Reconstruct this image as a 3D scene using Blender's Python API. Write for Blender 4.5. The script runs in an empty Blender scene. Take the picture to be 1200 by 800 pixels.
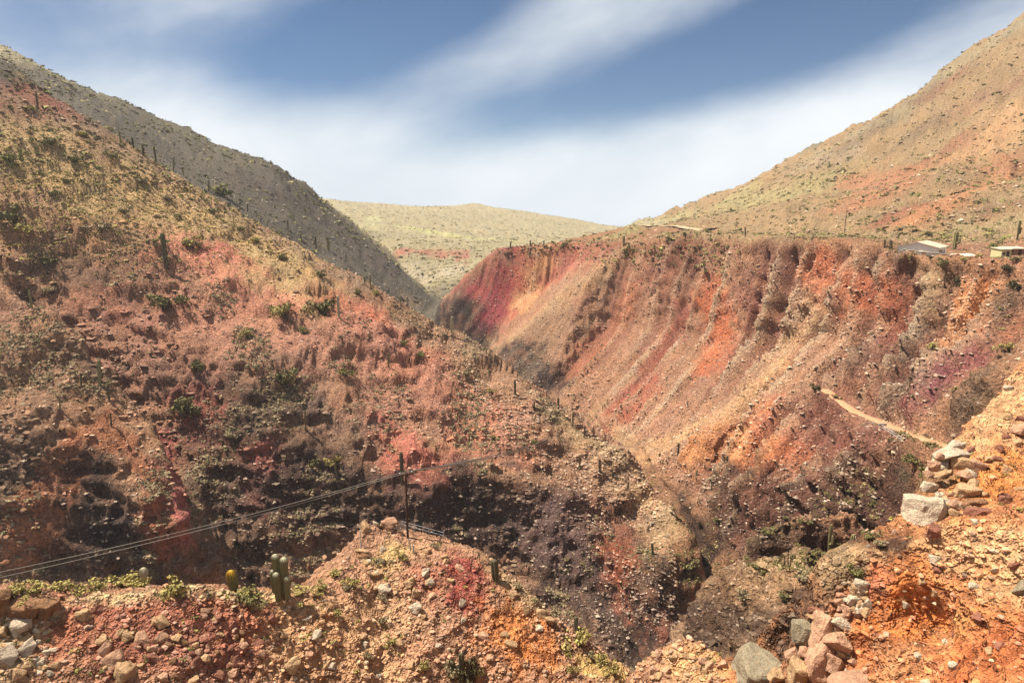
import bpy, bmesh, math, random
import numpy as np
from mathutils import Vector, Matrix, Quaternion
from mathutils.geometry import delaunay_2d_cdt

# ------------------------------------------------------------------ camera, sky, sun, exposure
scene = bpy.context.scene
F, U0, V0, VH = 782.0, 600.0, 400.0, 240.0          # focal length in photo pixels, centre, horizon row
PITCH = math.atan((V0 - VH) / F)
CP, SP = math.cos(PITCH), math.sin(PITCH)
cam_d = bpy.data.cameras.new("camera")
cam = bpy.data.objects.new("camera", cam_d)
scene.collection.objects.link(cam)
cam.location = (0, 0, 0)
cam.rotation_euler = (math.pi / 2 - PITCH, 0, 0)
cam_d.sensor_width = 36.0
cam_d.lens = 36.0 * F / 1200.0
cam_d.clip_start = 0.5
cam_d.clip_end = 12000
scene.camera = cam

SUN_TO = Vector((-0.48, 0.14, 0.86)).normalized()
SUN_EL = math.asin(SUN_TO.z)
SUN_AZ = math.atan2(SUN_TO.x, SUN_TO.y)
world = bpy.data.worlds.new("World"); scene.world = world
world.use_nodes = True
wn, wl = world.node_tree.nodes, world.node_tree.links
wn.clear()

def pix_dir(u, v):
    a, b = (u - U0) / F, (V0 - v) / F
    return Vector((a, CP + b * SP, -SP + b * CP)).normalized()

def build_world():
    out = wn.new("ShaderNodeOutputWorld"); bg = wn.new("ShaderNodeBackground")
    sky = wn.new("ShaderNodeTexSky"); sky.sky_type = 'NISHITA'; sky.sun_disc = False
    sky.sun_elevation = SUN_EL; sky.sun_rotation = SUN_AZ
    sky.altitude = 2500; sky.air_density = 1.0; sky.dust_density = 0.6; sky.ozone_density = 2.0
    tc = wn.new("ShaderNodeTexCoord")
    sep = wn.new("ShaderNodeSeparateXYZ"); wl.new(tc.outputs["Generated"], sep.inputs[0])
    def M(op, a, b=None, clamp=False):
        n = wn.new("ShaderNodeMath"); n.operation = op; n.use_clamp = clamp
        for i, s in enumerate((a, b)):
            if s is None: continue
            if isinstance(s, (int, float)): n.inputs[i].default_value = s
            else: wl.new(s, n.inputs[i])
        return n.outputs[0]
    # streaked high cloud: noise drawn out along the wind, which climbs to the right
    def axis(vx, vz, k):
        return M('ADD', M('MULTIPLY', sep.outputs[0], vx * k), M('MULTIPLY', sep.outputs[2], vz * k))
    A = math.radians(17); e1, e2 = (math.cos(A), math.sin(A)), (-math.sin(A), math.cos(A)); k1, k2 = .55, 1.25
    comb = wn.new("ShaderNodeCombineXYZ")
    wl.new(axis(*e1, k1), comb.inputs[0]); wl.new(axis(*e2, k2), comb.inputs[1]); wl.new(M('MULTIPLY', sep.outputs[1], .9), comb.inputs[2])
    nz = wn.new("ShaderNodeTexNoise"); nz.inputs["Scale"].default_value = 3.2
    nz.inputs["Detail"].default_value = 5; nz.inputs["Roughness"].default_value = 0.5; nz.inputs["Distortion"].default_value = .35
    wl.new(comb.outputs[0], nz.inputs["Vector"])
    nf = wn.new("ShaderNodeTexNoise"); nf.inputs["Scale"].default_value = 9.0
    nf.inputs["Detail"].default_value = 5; nf.inputs["Roughness"].default_value = 0.6
    wl.new(comb.outputs[0], nf.inputs["Vector"])
    cl = M('ADD', M('MULTIPLY', M('SUBTRACT', nz.outputs[0], 0.5), 1.1), M('MULTIPLY', M('SUBTRACT', nf.outputs[0], 0.5), .65))
    # long clear gaps and the cloud banks between them
    for (u, v, rad, amt) in ((290, 75, .075, -.50), (420, 45, .085, -.75), (540, 0, .085, -.75), (540, 140, .07, -.50), (660, 118, .075, -.62), (790, 78, .085, -.75),
                             (920, 45, .085, -.75), (1050, 10, .09, -.6), (560, 80, .07, .16), (660, 42, .09, .24), (770, 2, .09, .26), (40, 10, .10, -.35),
                             (150, 15, .08, -.12), (200, 130, .10, .2), (950, 130, .08, .15)):
        d = pix_dir(u, v); q = ((d.x * e1[0] + d.z * e1[1]) * k1, (d.x * e2[0] + d.z * e2[1]) * k2, d.y * .9)
        dp = wn.new("ShaderNodeVectorMath"); dp.operation = 'DISTANCE'
        wl.new(comb.outputs[0], dp.inputs[0]); dp.inputs[1].default_value = q
        g = M('POWER', 2.718, M('MULTIPLY', M('POWER', M('DIVIDE', dp.outputs["Value"], rad), 2.0), -1.0))
        cl = M('ADD', cl, M('MULTIPLY', g, amt))
    hor = M('MULTIPLY', M('POWER', 2.718, M('MULTIPLY', M('MAXIMUM', sep.outputs[2], 0.0), -7.0)), .75)
    cl = M('ADD', M('ADD', cl, hor), 0.49)
    mr = wn.new("ShaderNodeMapRange"); mr.interpolation_type = 'SMOOTHSTEP'
    mr.inputs["From Min"].default_value = -0.15; mr.inputs["From Max"].default_value = 1.05
    wl.new(cl, mr.inputs["Value"])
    tint = wn.new("ShaderNodeMix"); tint.data_type = 'RGBA'; tint.blend_type = 'MULTIPLY'
    tint.inputs["Factor"].default_value = 1.0
    wl.new(sky.outputs[0], tint.inputs["A"]); tint.inputs["B"].default_value = (0.24, 0.325, 0.385, 1)
    mix = wn.new("ShaderNodeMix"); mix.data_type = 'RGBA'
    wl.new(mr.outputs[0], mix.inputs["Factor"])
    wl.new(tint.outputs["Result"], mix.inputs["A"])
    shade = wn.new("ShaderNodeMix"); shade.data_type = 'RGBA'
    sm = wn.new("ShaderNodeMapRange"); sm.inputs["From Min"].default_value = .35; sm.inputs["From Max"].default_value = .65
    wl.new(nz.outputs[0], sm.inputs["Value"]); wl.new(sm.outputs[0], shade.inputs["Factor"])
    shade.inputs["A"].default_value = (3.3, 3.65, 4.0, 1); shade.inputs["B"].default_value = (4.5, 4.7, 4.9, 1)
    wl.new(shade.outputs["Result"], mix.inputs["B"])
    wl.new(mix.outputs["Result"], bg.inputs["Color"])
    bg.inputs["Strength"].default_value = 0.088
    wl.new(bg.outputs[0], out.inputs["Surface"])
build_world()

sun_d = bpy.data.lights.new("sun", 'SUN'); sun = bpy.data.objects.new("sun", sun_d)
scene.collection.objects.link(sun)
sun_d.energy = 4.9; sun_d.angle = math.radians(1.2); sun_d.color = (1.0, 0.93, 0.82)
sun.rotation_euler = SUN_TO.to_track_quat('Z', 'Y').to_euler()
scene.view_settings.view_transform = 'Standard'
scene.view_settings.look = 'None'
scene.view_settings.gamma = 1.0
scene.view_settings.exposure = 1.22

# ------------------------------------------------------------------ small tools
C = scene.collection
def P(u, v, Y):
    """point of the place seen at photo pixel (u,v) and Y metres ahead of the viewpoint"""
    a, b = (u - U0) / F, (V0 - v) / F
    k = Y / (CP + b * SP)
    return (a * k, Y, (-SP + b * CP) * k)
def W(x, y, z): return (float(x), float(y), float(z))

def tag(o, label=None, cat=None, group=None, kind=None):
    if label: o["label"] = label
    if cat: o["category"] = cat
    if group: o["group"] = group
    if kind: o["kind"] = kind
    return o
def lin(r, g, b, k=1.0):
    f = lambda c: (c / 255 / 12.92) if c / 255 <= .04045 else ((c / 255 + .055) / 1.055) ** 2.4
    return np.array([f(r) * k, f(g) * k, f(b) * k], dtype=np.float32)
def sstep(a, b, x):
    t = np.clip((x - a) / (b - a), 0, 1); return t * t * (3 - 2 * t)

def _hash(ix, iy, iz, seed):
    h = (ix.astype(np.uint32) * np.uint32(374761393) + iy.astype(np.uint32) * np.uint32(668265263)
         + iz.astype(np.uint32) * np.uint32(2147483647) + np.uint32((seed * 974634777) & 0xffffffff))
    h = (h ^ (h >> np.uint32(13))) * np.uint32(1274126177)
    h = h ^ (h >> np.uint32(16))
    return (h & np.uint32(0xffffff)).astype(np.float32) * np.float32(2.0 / 0xffffff) - np.float32(1)
def noise(x, y, z=None, seed=0):
    """smooth value noise, -1..1"""
    x = np.asarray(x, np.float32); y = np.asarray(y, np.float32)
    fx, fy = np.floor(x), np.floor(y); ix, iy = fx.astype(np.int64), fy.astype(np.int64)
    tx, ty = x - fx, y - fy
    tx = tx * tx * tx * (tx * (tx * 6 - 15) + 10); ty = ty * ty * ty * (ty * (ty * 6 - 15) + 10)
    def plane(iz):
        a = _hash(ix, iy, iz, seed); b = _hash(ix + 1, iy, iz, seed)
        c = _hash(ix, iy + 1, iz, seed); d = _hash(ix + 1, iy + 1, iz, seed)
        p = a + (b - a) * tx; q = c + (d - c) * tx
        return p + (q - p) * ty
    if z is None: return plane(np.zeros_like(ix))
    z = np.asarray(z, np.float32); fz = np.floor(z); iz = fz.astype(np.int64); tz = z - fz
    tz = tz * tz * (3 - 2 * tz)
    p = plane(iz); q = plane(iz + 1)
    return p + (q - p) * tz
def fbm(x, y, z=None, oct=4, seed=0, gain=.5):
    s = 0; a = 1.0; t = 0
    for o in range(oct):
        k = 2.03 ** o
        s = s + a * noise(x * k + 17.3 * o, y * k - 9.1 * o, None if z is None else z * k, seed + o); t += a; a *= gain
    return s / t
def ridged(x, y, z=None, oct=3, seed=0):
    s = 0; a = 1.0; t = 0
    for o in range(oct):
        k = 2.1 ** o
        n = 1 - np.abs(noise(x * k + 5.7 * o, y * k + 3.3 * o, None if z is None else z * k, seed + o)) * 1.6
        s = s + a * n; t += a; a *= .5
    return s / t

# ------------------------------------------------------------------ terrain: break lines
LINES = {
 'left_ridge': [P(-330,-120,330), P(-180,-40,315), P(0,68,300), P(120,150,290), P(250,225,280), P(330,275,275), P(400,318,268), P(500,372,258),
                P(560,412,247), P(600,443,236), P(650,480,225), P(700,518,214), P(760,568,199), P(800,618,183), P(818,650,172)],
 'left_mid1': [P(-200,120,255), P(0,200,240), P(150,270,238), P(300,340,232), P(400,390,228), P(480,430,226), P(545,470,221), P(610,500,213), P(690,550,203)],
 'left_mid2': [P(140,360,213), P(200,400,206), P(300,430,203), P(400,470,200), P(480,505,198), P(550,525,203), P(640,560,199), P(720,610,185)],
 'gully': [P(-120,260,218), P(20,335,206), P(110,430,194), P(185,515,181), P(222,590,160)],
 'spur': [P(-160,240,200), P(0,322,190), P(60,372,182), P(110,440,175), P(170,505,166), P(200,560,157), P(216,630,147)],
 'spur_front': [P(-200,470,158), P(-60,480,158), P(60,490,156), P(140,540,152), P(185,610,146)],
 'cliff_top': [P(235,560,178), P(330,515,187), P(400,560,183), P(470,588,180), P(560,545,192), P(640,572,190), P(700,615,181), P(755,672,164)],
 'cliff_base': [W(-230,135,-112), W(-150,140,-110), W(-110,136,-110), W(-74,140,-108), W(-66,160,-107.5), W(-45,167,-107), W(-26,167,-107), W(-8,175,-107), W(14,173,-106), W(28,165,-105.5), W(40,153,-104.5)],
 'floor': [P(512,352,545), W(-66,500,-81), W(-67,445,-85), W(-50,400,-89), W(-15,350,-92), P(640,468,320), P(700,512,268), P(737,534,248), W(45,222,-105), W(50,199,-112), W(56,184,-114),
           W(54,163,-115.5), W(46,150,-116.5), W(29,140,-117.5), W(0,136,-118.5), W(-60,133,-119.5), W(-130,128,-121), W(-250,122,-123)],
 'ledge_back': [W(-120,75,-70), W(-70,85,-80), W(-20,95,-98), W(10,105,-102), W(22,108,-102)],
 'right_rim': [P(582,292,420), P(640,289,400), P(700,288,375), P(760,283,338), P(850,275,300), P(930,279,255), P(990,277,235), P(1030,287,205), P(1060,298,185),
               P(1100,302,173), P(1150,304,160), P(1200,306,150), P(1320,312,138)],
 'alcove': [P(574,350,414), P(605,352,406), P(645,335,396)],
 'alcove_ridge': [P(740,291,349), P(692,325,357), P(642,362,366), P(602,395,379), P(573,412,396)],
 'right_mid': [P(712,380,345), P(770,386,316), P(850,396,277), P(930,400,236), P(1000,396,204), P(1060,392,180),
               P(1120,395,155), P(1200,372,133), P(1300,370,122)],
 'nose': [P(582,292,420), P(548,318,428), P(518,346,436), P(508,368,440)],
 'spur2': [P(1000,425,192), P(965,447,188), P(900,475,200), P(830,507,213), P(772,543,226)],
 'trail_line': [P(965,455,183), P(1000,482,166), P(1060,506,134), P(1105,523,118), P(1140,528,112), W(95,100,-34)],
 'gorge_rim': [P(785,572,214), P(826,600,192), P(850,582,181), P(880,566,170), P(950,556,150), P(1060,562,127)],
 'gorge_base': [W(59,178,-103), P(845,662,168), P(880,656,159), P(950,644,143), P(1060,642,120), W(71,97,-60)],
 'mound1': [P(864,668,111), P(884,630,113), P(920,607,115), P(960,598,116), P(1003,602,117), P(1032,628,118)],
 'mound1_front': [P(876,672,110), P(905,666,111), P(950,663,112), P(1000,660,113), P(1030,655,114)],
 'mound1_back': [W(44,125,-97), W(55,124,-84), W(66,122.5,-73)],
 'side_floor': [W(38,138,-105), W(48,139,-100), W(60,134,-92), W(69,126,-77)],
 'mound2': [P(806,735,91), P(826,690,92), P(850,668,93), P(885,654,94), P(930,648,95), P(985,657,95), P(1022,668,94), P(1060,660,90)],
 'mound2_back': [W(27,100,-82), W(40,101,-70), W(52,102,-59), W(60,101,-58)],
 'mound2_front': [P(796,770,86), P(826,786,79), P(880,770,76), P(935,742,77), P(1000,705,80), P(1050,690,80)],
 'mound2_foot': [W(18,82,-76), W(24,70,-68), W(36,62,-60), W(50,62,-50), W(70,72,-46)],
 'ledge_crest': [P(-260,690,34), P(-120,690,36), P(0,694,38), P(60,694,39.5), P(130,690,41), P(200,688,42), P(280,694,43.5), P(335,698,44.5), P(380,690,47), P(402,655,51), P(428,618,56),
                 P(475,620,58), P(520,630,56), P(560,643,54), P(600,682,52), P(650,722,50), P(700,757,49), P(740,787,48), P(765,815,46)],
 'ledge_rear': [P(-260,686,40), P(0,688,44), P(200,685,47), P(340,692,50), P(395,650,56), P(430,622,61), P(480,627,62.5), P(560,655,58), P(620,705,55), P(700,768,52), P(745,805,50)],
 'ledge_face': [P(380,715,44), P(440,668,50.5), P(490,655,52), P(535,652,52.5), P(560,700,49)],
 'ledge_low': [P(-200,830,28), P(0,830,33), P(200,830,36), P(330,830,39), P(450,830,41), P(560,830,43), P(650,835,43), P(740,850,42)],
 'near_gully': [W(-60,18,-34), W(-30,24,-38), W(-10,29,-42), W(4,31,-44), W(12,27,-40)],
 'small_mound': [P(722,830,35), P(745,785,36.5), P(770,760,37), P(805,749,37), P(835,758,36), P(862,783,35), P(880,825,34)],
 'small_mound_back': [W(5.5,39.5,-41), W(10,40.5,-41.5), W(15.5,43,-42)],
 'slope_edge': [P(1330,290,52), P(1260,355,50), P(1200,420,48), P(1150,482,45), P(1112,525,42), P(1086,562,40), P(1070,600,38), P(1080,624,36)],
 'slope_face': [P(1135,560,39), P(1200,510,41), P(1290,460,43)],
 'slope_trough': [W(17.5,33.4,-18.6), W(22,33.6,-17.6), W(27,33.5,-17.2), W(36,33,-15.5)],
 'lobe_crest': [P(1052,645,31.3), P(1090,622,31), P(1135,612,30), P(1200,624,28), P(1290,640,25)],
 'lobe_edge': [P(1052,645,31.3), P(1022,680,31.2), P(1000,706,31.2), P(970,736,31.3), P(932,775,31.6), P(885,815,32)],
 'lobe_face': [P(1000,765,29.6), P(1045,735,29.4), P(1090,715,28.9), P(1150,735,26.6), P(1240,740,23.6)],
 'lobe_low': [P(960,830,29), P(1050,830,26.5), P(1200,815,22), P(1330,815,19)],
 'slope_behind': [W(24,46,-32), W(34,50,-34), W(48,58,-32), W(62,62,-24)],
 'plateau_pad': [P(1030,285,222), P(1075,299,200), P(1120,302,188), P(1200,302,172), P(1330,300,160)],
 'mountain_foot': [P(760,277,430), P(840,271,430), P(930,273,350), P(1010,277,300), P(1100,284,262), P(1200,287,235), P(1340,290,200)],
 'mountain_mid': [P(820,246,620), P(900,230,560), P(1000,205,500), P(1100,175,430), P(1200,140,400), P(1330,90,380)],
 'mountain_top': [P(758,258,900), P(800,240,870), P(830,226,850), P(900,196,800), P(960,166,760), P(1030,130,700), P(1080,96,670), P(1130,62,640), P(1170,34,615), P(1200,14,600), P(1330,-80,560)],
 'mountain_back': [W(330,1500,-60), W(500,1250,-40), W(800,1100,0), W(1100,1000,60)],
 'knoll': [P(680,288,440), P(715,275,455), P(745,264,480), P(775,265,490), P(820,271,455)],
 'plateau_back': [P(590,292,465), P(640,290,500), P(700,288,520)],
 'canyon_back': [W(-30,560,-79), W(10,570,-76), W(80,620,-70), W(160,700,-60)],
 'back_slope_top': [P(-330,-150,720), P(-150,-25,640), P(0,55,600), P(150,121,570), P(250,166,560), P(320,191,560), P(360,214,575), P(385,235,600), P(420,266,612), P(460,301,605), P(497,338,580)],
 'back_slope_mid': [P(-100,60,440), P(100,130,420), P(250,208,430), P(340,255,430), P(400,300,430), P(470,346,440)],
 'hidden_gully': [W(-330,360,110), W(-270,350,48), W(-205,340,20), W(-145,330,-8), W(-80,325,-42), W(-40,318,-62)],
 'back_slope_behind': [W(-700,800,80), W(-450,760,60), W(-260,760,0), W(-150,760,-40)],
 'bench_rim': [P(440,284,760), P(472,289,715), P(530,291,700), P(592,292,690), P(640,291,720)],
 'bench_base': [P(466,303,690), P(500,305,675), P(535,305,668), P(575,302,668)],
 'bench_foot': [P(478,330,640), P(500,338,612), P(520,332,615), P(555,318,640)],
 'hill_foot': [P(300,250,1000), P(400,268,980), P(480,282,900), P(590,287,850), P(700,285,860)],
 'hill_mid': [P(380,250,1250), P(440,250,1250), P(500,262,1150), P(600,275,1100), P(690,280,1100)],
 'hill_top': [P(250,220,1500), P(380,231,1500), P(430,239,1550), P(480,241,1650), P(530,242,1700), P(556,238,1700), P(580,243,1690), P(620,249,1640), P(660,256,1550), P(720,268,1450), P(790,276,1400)],
 'far': [W(-2600,2200,-100), W(-1500,2400,-100), W(-600,2600,-100), W(300,2700,-100), W(1200,2500,-80), W(2600,2200,-60)],
 'near': [W(-60,6,-30), W(-18,7,-24), W(-5,9,-16), W(4,10,-16), W(12,8,-14), W(25,6,-10), W(60,5,0)],
}
POINTS = [W(-2600,300,200), W(2600,300,200), W(-900,450,250), W(-500,200,130), W(-380,120,-40), W(-300,60,-60), W(400,120,0), W(420,260,40), W(700,400,170), W(900,700,200),
          W(130,100,-8), W(150,70,-2), W(-90,30,-38), P(1200,210,300), P(1100,235,330), P(1150,440,118), P(1190,440,112), P(100,600,146), P(20,600,146), P(-150,600,146),
          W(88,85,-24), W(70,50,-8), W(1000,1800,-80), W(-1000,1500,-60), P(1200,205,340)]

LINES['gully'] = [W(x, y, z - d) for (x, y, z), d in zip(LINES['gully'], (6, 9, 11, 12, 8))]
LINES['spur'] = [W(x, y, z + d) for (x, y, z), d in zip(LINES['spur'], (2, 3, 3, 3, 3, 2, 0))]
LINES['ledge_drop'] = [W(x * 1.06, y * 1.06 + 1.5, z - 9) for x, y, z in LINES['ledge_rear']]
LN0, LN1 = math.log(7.0), math.log(2300.0)
NAZ, NR, NK = 1000, 2600, 820
AZ0, AZ1 = math.radians(-47.5), math.radians(47.5)
az = np.linspace(AZ0, AZ1, NAZ); lr = np.linspace(LN0, LN1, NR)

def tin():
    vs, es = [], []
    def add(p):
        for i, q in enumerate(vs):
            if abs(q[0] - p[0]) < 1e-3 and abs(q[1] - p[1]) < 1e-3: return i
        vs.append(p); return len(vs) - 1
    for pts in LINES.values():
        prev = None
        for p in pts:
            i = add(p)
            if prev is not None: es.append((prev, i))
            prev = i
    for p in POINTS: add(p)
    ov, oe, of, o_v, o_e, o_f = delaunay_2d_cdt([Vector((p[0], p[1])) for p in vs], es, [], 0, 1e-4)
    z = []
    for i, q in enumerate(ov):
        if o_v[i]: z.append(np.mean([vs[j][2] for j in o_v[i]])); continue
        best = None                                    # a crossing of two break lines: take the mean of both
        zz = []
        for a, b in es:
            A, B = vs[a], vs[b]; dx, dy = B[0] - A[0], B[1] - A[1]
            t = ((q[0] - A[0]) * dx + (q[1] - A[1]) * dy) / max(dx * dx + dy * dy, 1e-9)
            if 0 <= t <= 1 and math.hypot(A[0] + t * dx - q[0], A[1] + t * dy - q[1]) < .05: zz.append(A[2] + t * (B[2] - A[2]))
        print("crossing at", tuple(round(c, 1) for c in q), [round(c, 1) for c in zz])
        z.append(np.mean(zz) if zz else -50)
    return np.array([(q[0], q[1]) for q in ov]), np.array(z), [tuple(f) for f in of]

def base_grid():
    V, Z, T = tin()
    G = np.full((NAZ, NR), np.nan, np.float32)
    vaz = np.arctan2(V[:, 0], V[:, 1]); vlr = np.log(np.hypot(V[:, 0], V[:, 1]))
    sx, cx = np.sin(az), np.cos(az); rr = np.exp(lr)
    daz, dlr = az[1] - az[0], lr[1] - lr[0]
    for t in T:
        if len(t) != 3: continue
        t = list(t); a = vaz[t]
        # nearest distance of the triangle to the viewpoint can lie on an edge: sample the edges
        E = np.concatenate([V[t[i]] + np.linspace(0, 1, 24)[:, None] * (V[t[(i + 1) % 3]] - V[t[i]]) for i in range(3)])
        ea, el = np.arctan2(E[:, 0], E[:, 1]), np.log(np.hypot(E[:, 0], E[:, 1]) + 1e-6)
        i0, i1 = int((ea.min() - AZ0) / daz) - 1, int((ea.max() - AZ0) / daz) + 2
        j0, j1 = int((el.min() - LN0) / dlr) - 2, int((el.max() - LN0) / dlr) + 3
        i0, j0 = max(i0, 0), max(j0, 0); i1, j1 = min(i1, NAZ), min(j1, NR)
        if i1 <= i0 or j1 <= j0: continue
        X = sx[i0:i1, None] * rr[None, j0:j1]; Y = cx[i0:i1, None] * rr[None, j0:j1]
        A, B, D = V[t[0]], V[t[1]], V[t[2]]
        den = (B[1] - D[1]) * (A[0] - D[0]) + (D[0] - B[0]) * (A[1] - D[1])
        if abs(den) < 1e-9: continue
        w0 = ((B[1] - D[1]) * (X - D[0]) + (D[0] - B[0]) * (Y - D[1])) / den
        w1 = ((D[1] - A[1]) * (X - D[0]) + (A[0] - D[0]) * (Y - D[1])) / den
        w2 = 1 - w0 - w1
        m = (w0 >= -1e-6) & (w1 >= -1e-6) & (w2 >= -1e-6)
        sub = G[i0:i1, j0:j1]
        sub[m] = (w0 * Z[t[0]] + w1 * Z[t[1]] + w2 * Z[t[2]])[m]
    bad = np.isnan(G)
    if bad.any():
        print("unfilled", int(bad.sum()))
        for i in range(NAZ):
            b = bad[i]
            if b.any() and not b.all(): G[i, b] = np.interp(lr[b], lr[~b], G[i, ~b])
    return G

def blur(G, n, axis):
    k = np.array([1, 2, 1], np.float32) / 4
    for _ in range(n):
        a = np.roll(G, 1, axis); b = np.roll(G, -1, axis)
        if axis == 0: a[0] = G[0]; b[-1] = G[-1]
        else: a[:, 0] = G[:, 0]; b[:, -1] = G[:, -1]
        G = a * .25 + G * .5 + b * .25
    return G

def seg_dist(pts, poly):
    """distance in plan from points to a polyline, the arc length and the height of the line at the foot"""
    best = np.full(len(pts), 1e9, np.float32); arc = np.zeros(len(pts), np.float32); hz = np.zeros(len(pts), np.float32); L = 0
    for a, b in zip(poly[:-1], poly[1:]):
        d = np.array(b[:2]) - np.array(a[:2]); l = float(np.hypot(*d))
        t = np.clip(((pts[:, 0] - a[0]) * d[0] + (pts[:, 1] - a[1]) * d[1]) / (l * l), 0, 1)
        q = np.hypot(pts[:, 0] - a[0] - t * d[0], pts[:, 1] - a[1] - t * d[1])
        m = q < best
        best[m] = q[m]; arc[m] = (L + t * l)[m]; hz[m] = (a[2] + t * (b[2] - a[2]))[m]; L += l
    return best, arc, hz

G = base_grid()
G = blur(blur(G, 3, 0), 3, 1)
R_ = np.exp(lr)[None, :]
elev = G / R_
met = np.sqrt((np.diff(elev, axis=1) * 1.0) ** 2 + (np.diff(lr)[None, :] * .16) ** 2)
met = blur(blur(met.astype(np.float32), 10, 0), 4, 1)
cum = np.concatenate([np.zeros((NAZ, 1)), np.cumsum(met, 1)], 1)
RR = np.empty((NAZ, NK)); ZZ = np.empty((NAZ, NK))
for i in range(NAZ):
    l = np.interp(np.linspace(0, cum[i, -1], NK), cum[i], lr)
    RR[i] = np.exp(l); ZZ[i] = np.interp(l, lr, G[i])
X = (RR * np.sin(az)[:, None]).astype(np.float32); Y = (RR * np.cos(az)[:, None]).astype(np.float32); Z = ZZ.astype(np.float32)
shape = X.shape

def normals(X, Y, Z):
    ax, ay, azz = np.gradient(X, axis=0), np.gradient(Y, axis=0), np.gradient(Z, axis=0)
    bx, by, bz = np.gradient(X, axis=1), np.gradient(Y, axis=1), np.gradient(Z, axis=1)
    nx, ny, nz = ay * bz - azz * by, azz * bx - ax * bz, ax * by - ay * bx
    s = np.sign(nz); s[s == 0] = 1
    l = np.sqrt(nx * nx + ny * ny + nz * nz) + 1e-9
    return nx / l * s, ny / l * s, nz / l * s

# ------------------------------------------------------------------ terrain: relief
pts = np.stack([X.ravel(), Y.ravel()], 1)
r = RR.astype(np.float32)
def region(name, inner, outer):
    d, a, h = seg_dist(pts, LINES[name])
    return sstep(outer, inner, d.reshape(shape)), a.reshape(shape), h.reshape(shape), d.reshape(shape)
nx0, ny0, nz0 = normals(X, Y, Z)
steep = np.clip((1 - nz0) / .5, 0, 1)

# flutes of the right canyon wall: ribs that run down from the rim
dr, sr, hr = [q.reshape(shape) for q in seg_dist(pts, LINES['right_rim'])]
below = sstep(.4, 7, hr - Z) * (Z > -93)
wall = below * sstep(105, 70, dr) * (X > -45) * sstep(105, 165, Y)
warp = 6 * noise(X / 40, Y / 40, Z / 40, 3)
sw = .42 * X - .91 * Y
fl = ridged((sw + warp) / 11.5, dr / 90.0, None, 2, 11)
fl2 = ridged((sw + warp * .5) / 4.2, dr / 45.0, None, 2, 21)
flute_amt = wall * sstep(78, 24, dr) * sstep(12, 50, X)
dz = np.zeros(shape, np.float32)
dz += wall * (1 - sstep(70, 20, dr)) * (ridged((sw + warp * 2) / 26, dr / 120, None, 2, 31) - .55) * 7.5
# broad relief, growing with the size of the landform
far_amt = np.clip((r - 30) / 170, 0, 1)
mid = sstep(110, 160, r)
dz += mid * far_amt * (fbm(X / 46, Y / 46, None, 3, 41) * 3.6) * sstep(1300, 500, r)
dz += sstep(400, 700, r) * fbm(X / 150, Y / 150, None, 3, 43) * 5
# gullies that drain the two big mountainsides
mt = sstep(300, 450, r) * sstep(20, 120, X) * sstep(-24, -8, Z)
dz += mt * (ridged((X * .75 - Y * .66) / 46 + .3 * noise(X / 60, Y / 60, None, 50), (X * .66 + Y * .75) / 260, None, 3, 51) - .6) * 9
lb = sstep(330, 420, r) * sstep(-20, -70, X) * sstep(900, 650, r)
dz += lb * (ridged((X * .6 + Y * .8) / 34, (X * .8 - Y * .6) / 200, None, 3, 53) - .6) * 5
left = sstep(115, 135, r) * sstep(330, 280, r) * sstep(62, 40, X)
dz += left * (ridged((X * .8 - Y * .35) / 30 + .35 * noise(X / 25, Y / 25, None, 55), (X * .3 + Y * .8) / 80, None, 3, 57) - .6) * 5.0
dz += left * fbm(X / 9, Y / 9, None, 3, 59) * 2.0
near = sstep(75, 55, r)
dz += near * (fbm(X / 7, Y / 7, None, 3, 61) * .45)
m12 = sstep(60, 75, r) * sstep(135, 120, r) * sstep(0, 12, X)
dz += m12 * (fbm(X / 9, Y / 9, None, 3, 63) * 1.8 + (ridged((X * .8 + Y * .2) / 5, Y / 14, None, 2, 64) - .6) * 1.6)
for kx, ky, kr, kh in ((47, 190, 5, 5.5), (51, 176, 4, 4.5), (39, 205, 6, 4)):
    dz += kh * np.exp(-((X - kx) ** 2 + (Y - ky) ** 2) / kr ** 2)
dz += sstep(135, 150, r) * sstep(420, 330, r) * sstep(40, 60, X) * fbm(X / 11, Y / 11, None, 3, 65) * 1.7
keep = 1 - np.maximum(region('trail_line', 1.5, 5)[0] * .8, region('floor', 2, 8)[0] * .6)
# the plateau stays flat where the houses stand
pad = ((Z > -17) & (Y > 150) & (Y < 300) & (X > 60) & (nz0 > .97)).astype(np.float32)
pad = blur(blur(pad, 4, 0), 4, 1)
dz *= keep * (1 - .93 * pad)
Z = Z + dz
dt, _, ht = [q.reshape(shape) for q in seg_dist(pts, LINES['trail_line'][:6])]
bench = sstep(4.5, 1.9, dt); Z = Z * (1 - bench) + ht * bench

# small relief along the normal: ledges, blocks and hollows
nx, ny, nz = normals(X, Y, Z)
steep = np.clip((.86 - nz) / .3, 0, 1)
steep = blur(blur(steep.astype(np.float32), 2, 0), 2, 1)
sc = np.clip(r / 190, .16, 2.2)
dn = flute_amt * (.65 + .5 * noise(sw / 38, dr / 60, None, 33)) * ((fl - .55) * 6.4 + (fl2 - .55) * 3.0) + wall * (1 - flute_amt) * (fl2 - .55) * .9
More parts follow.
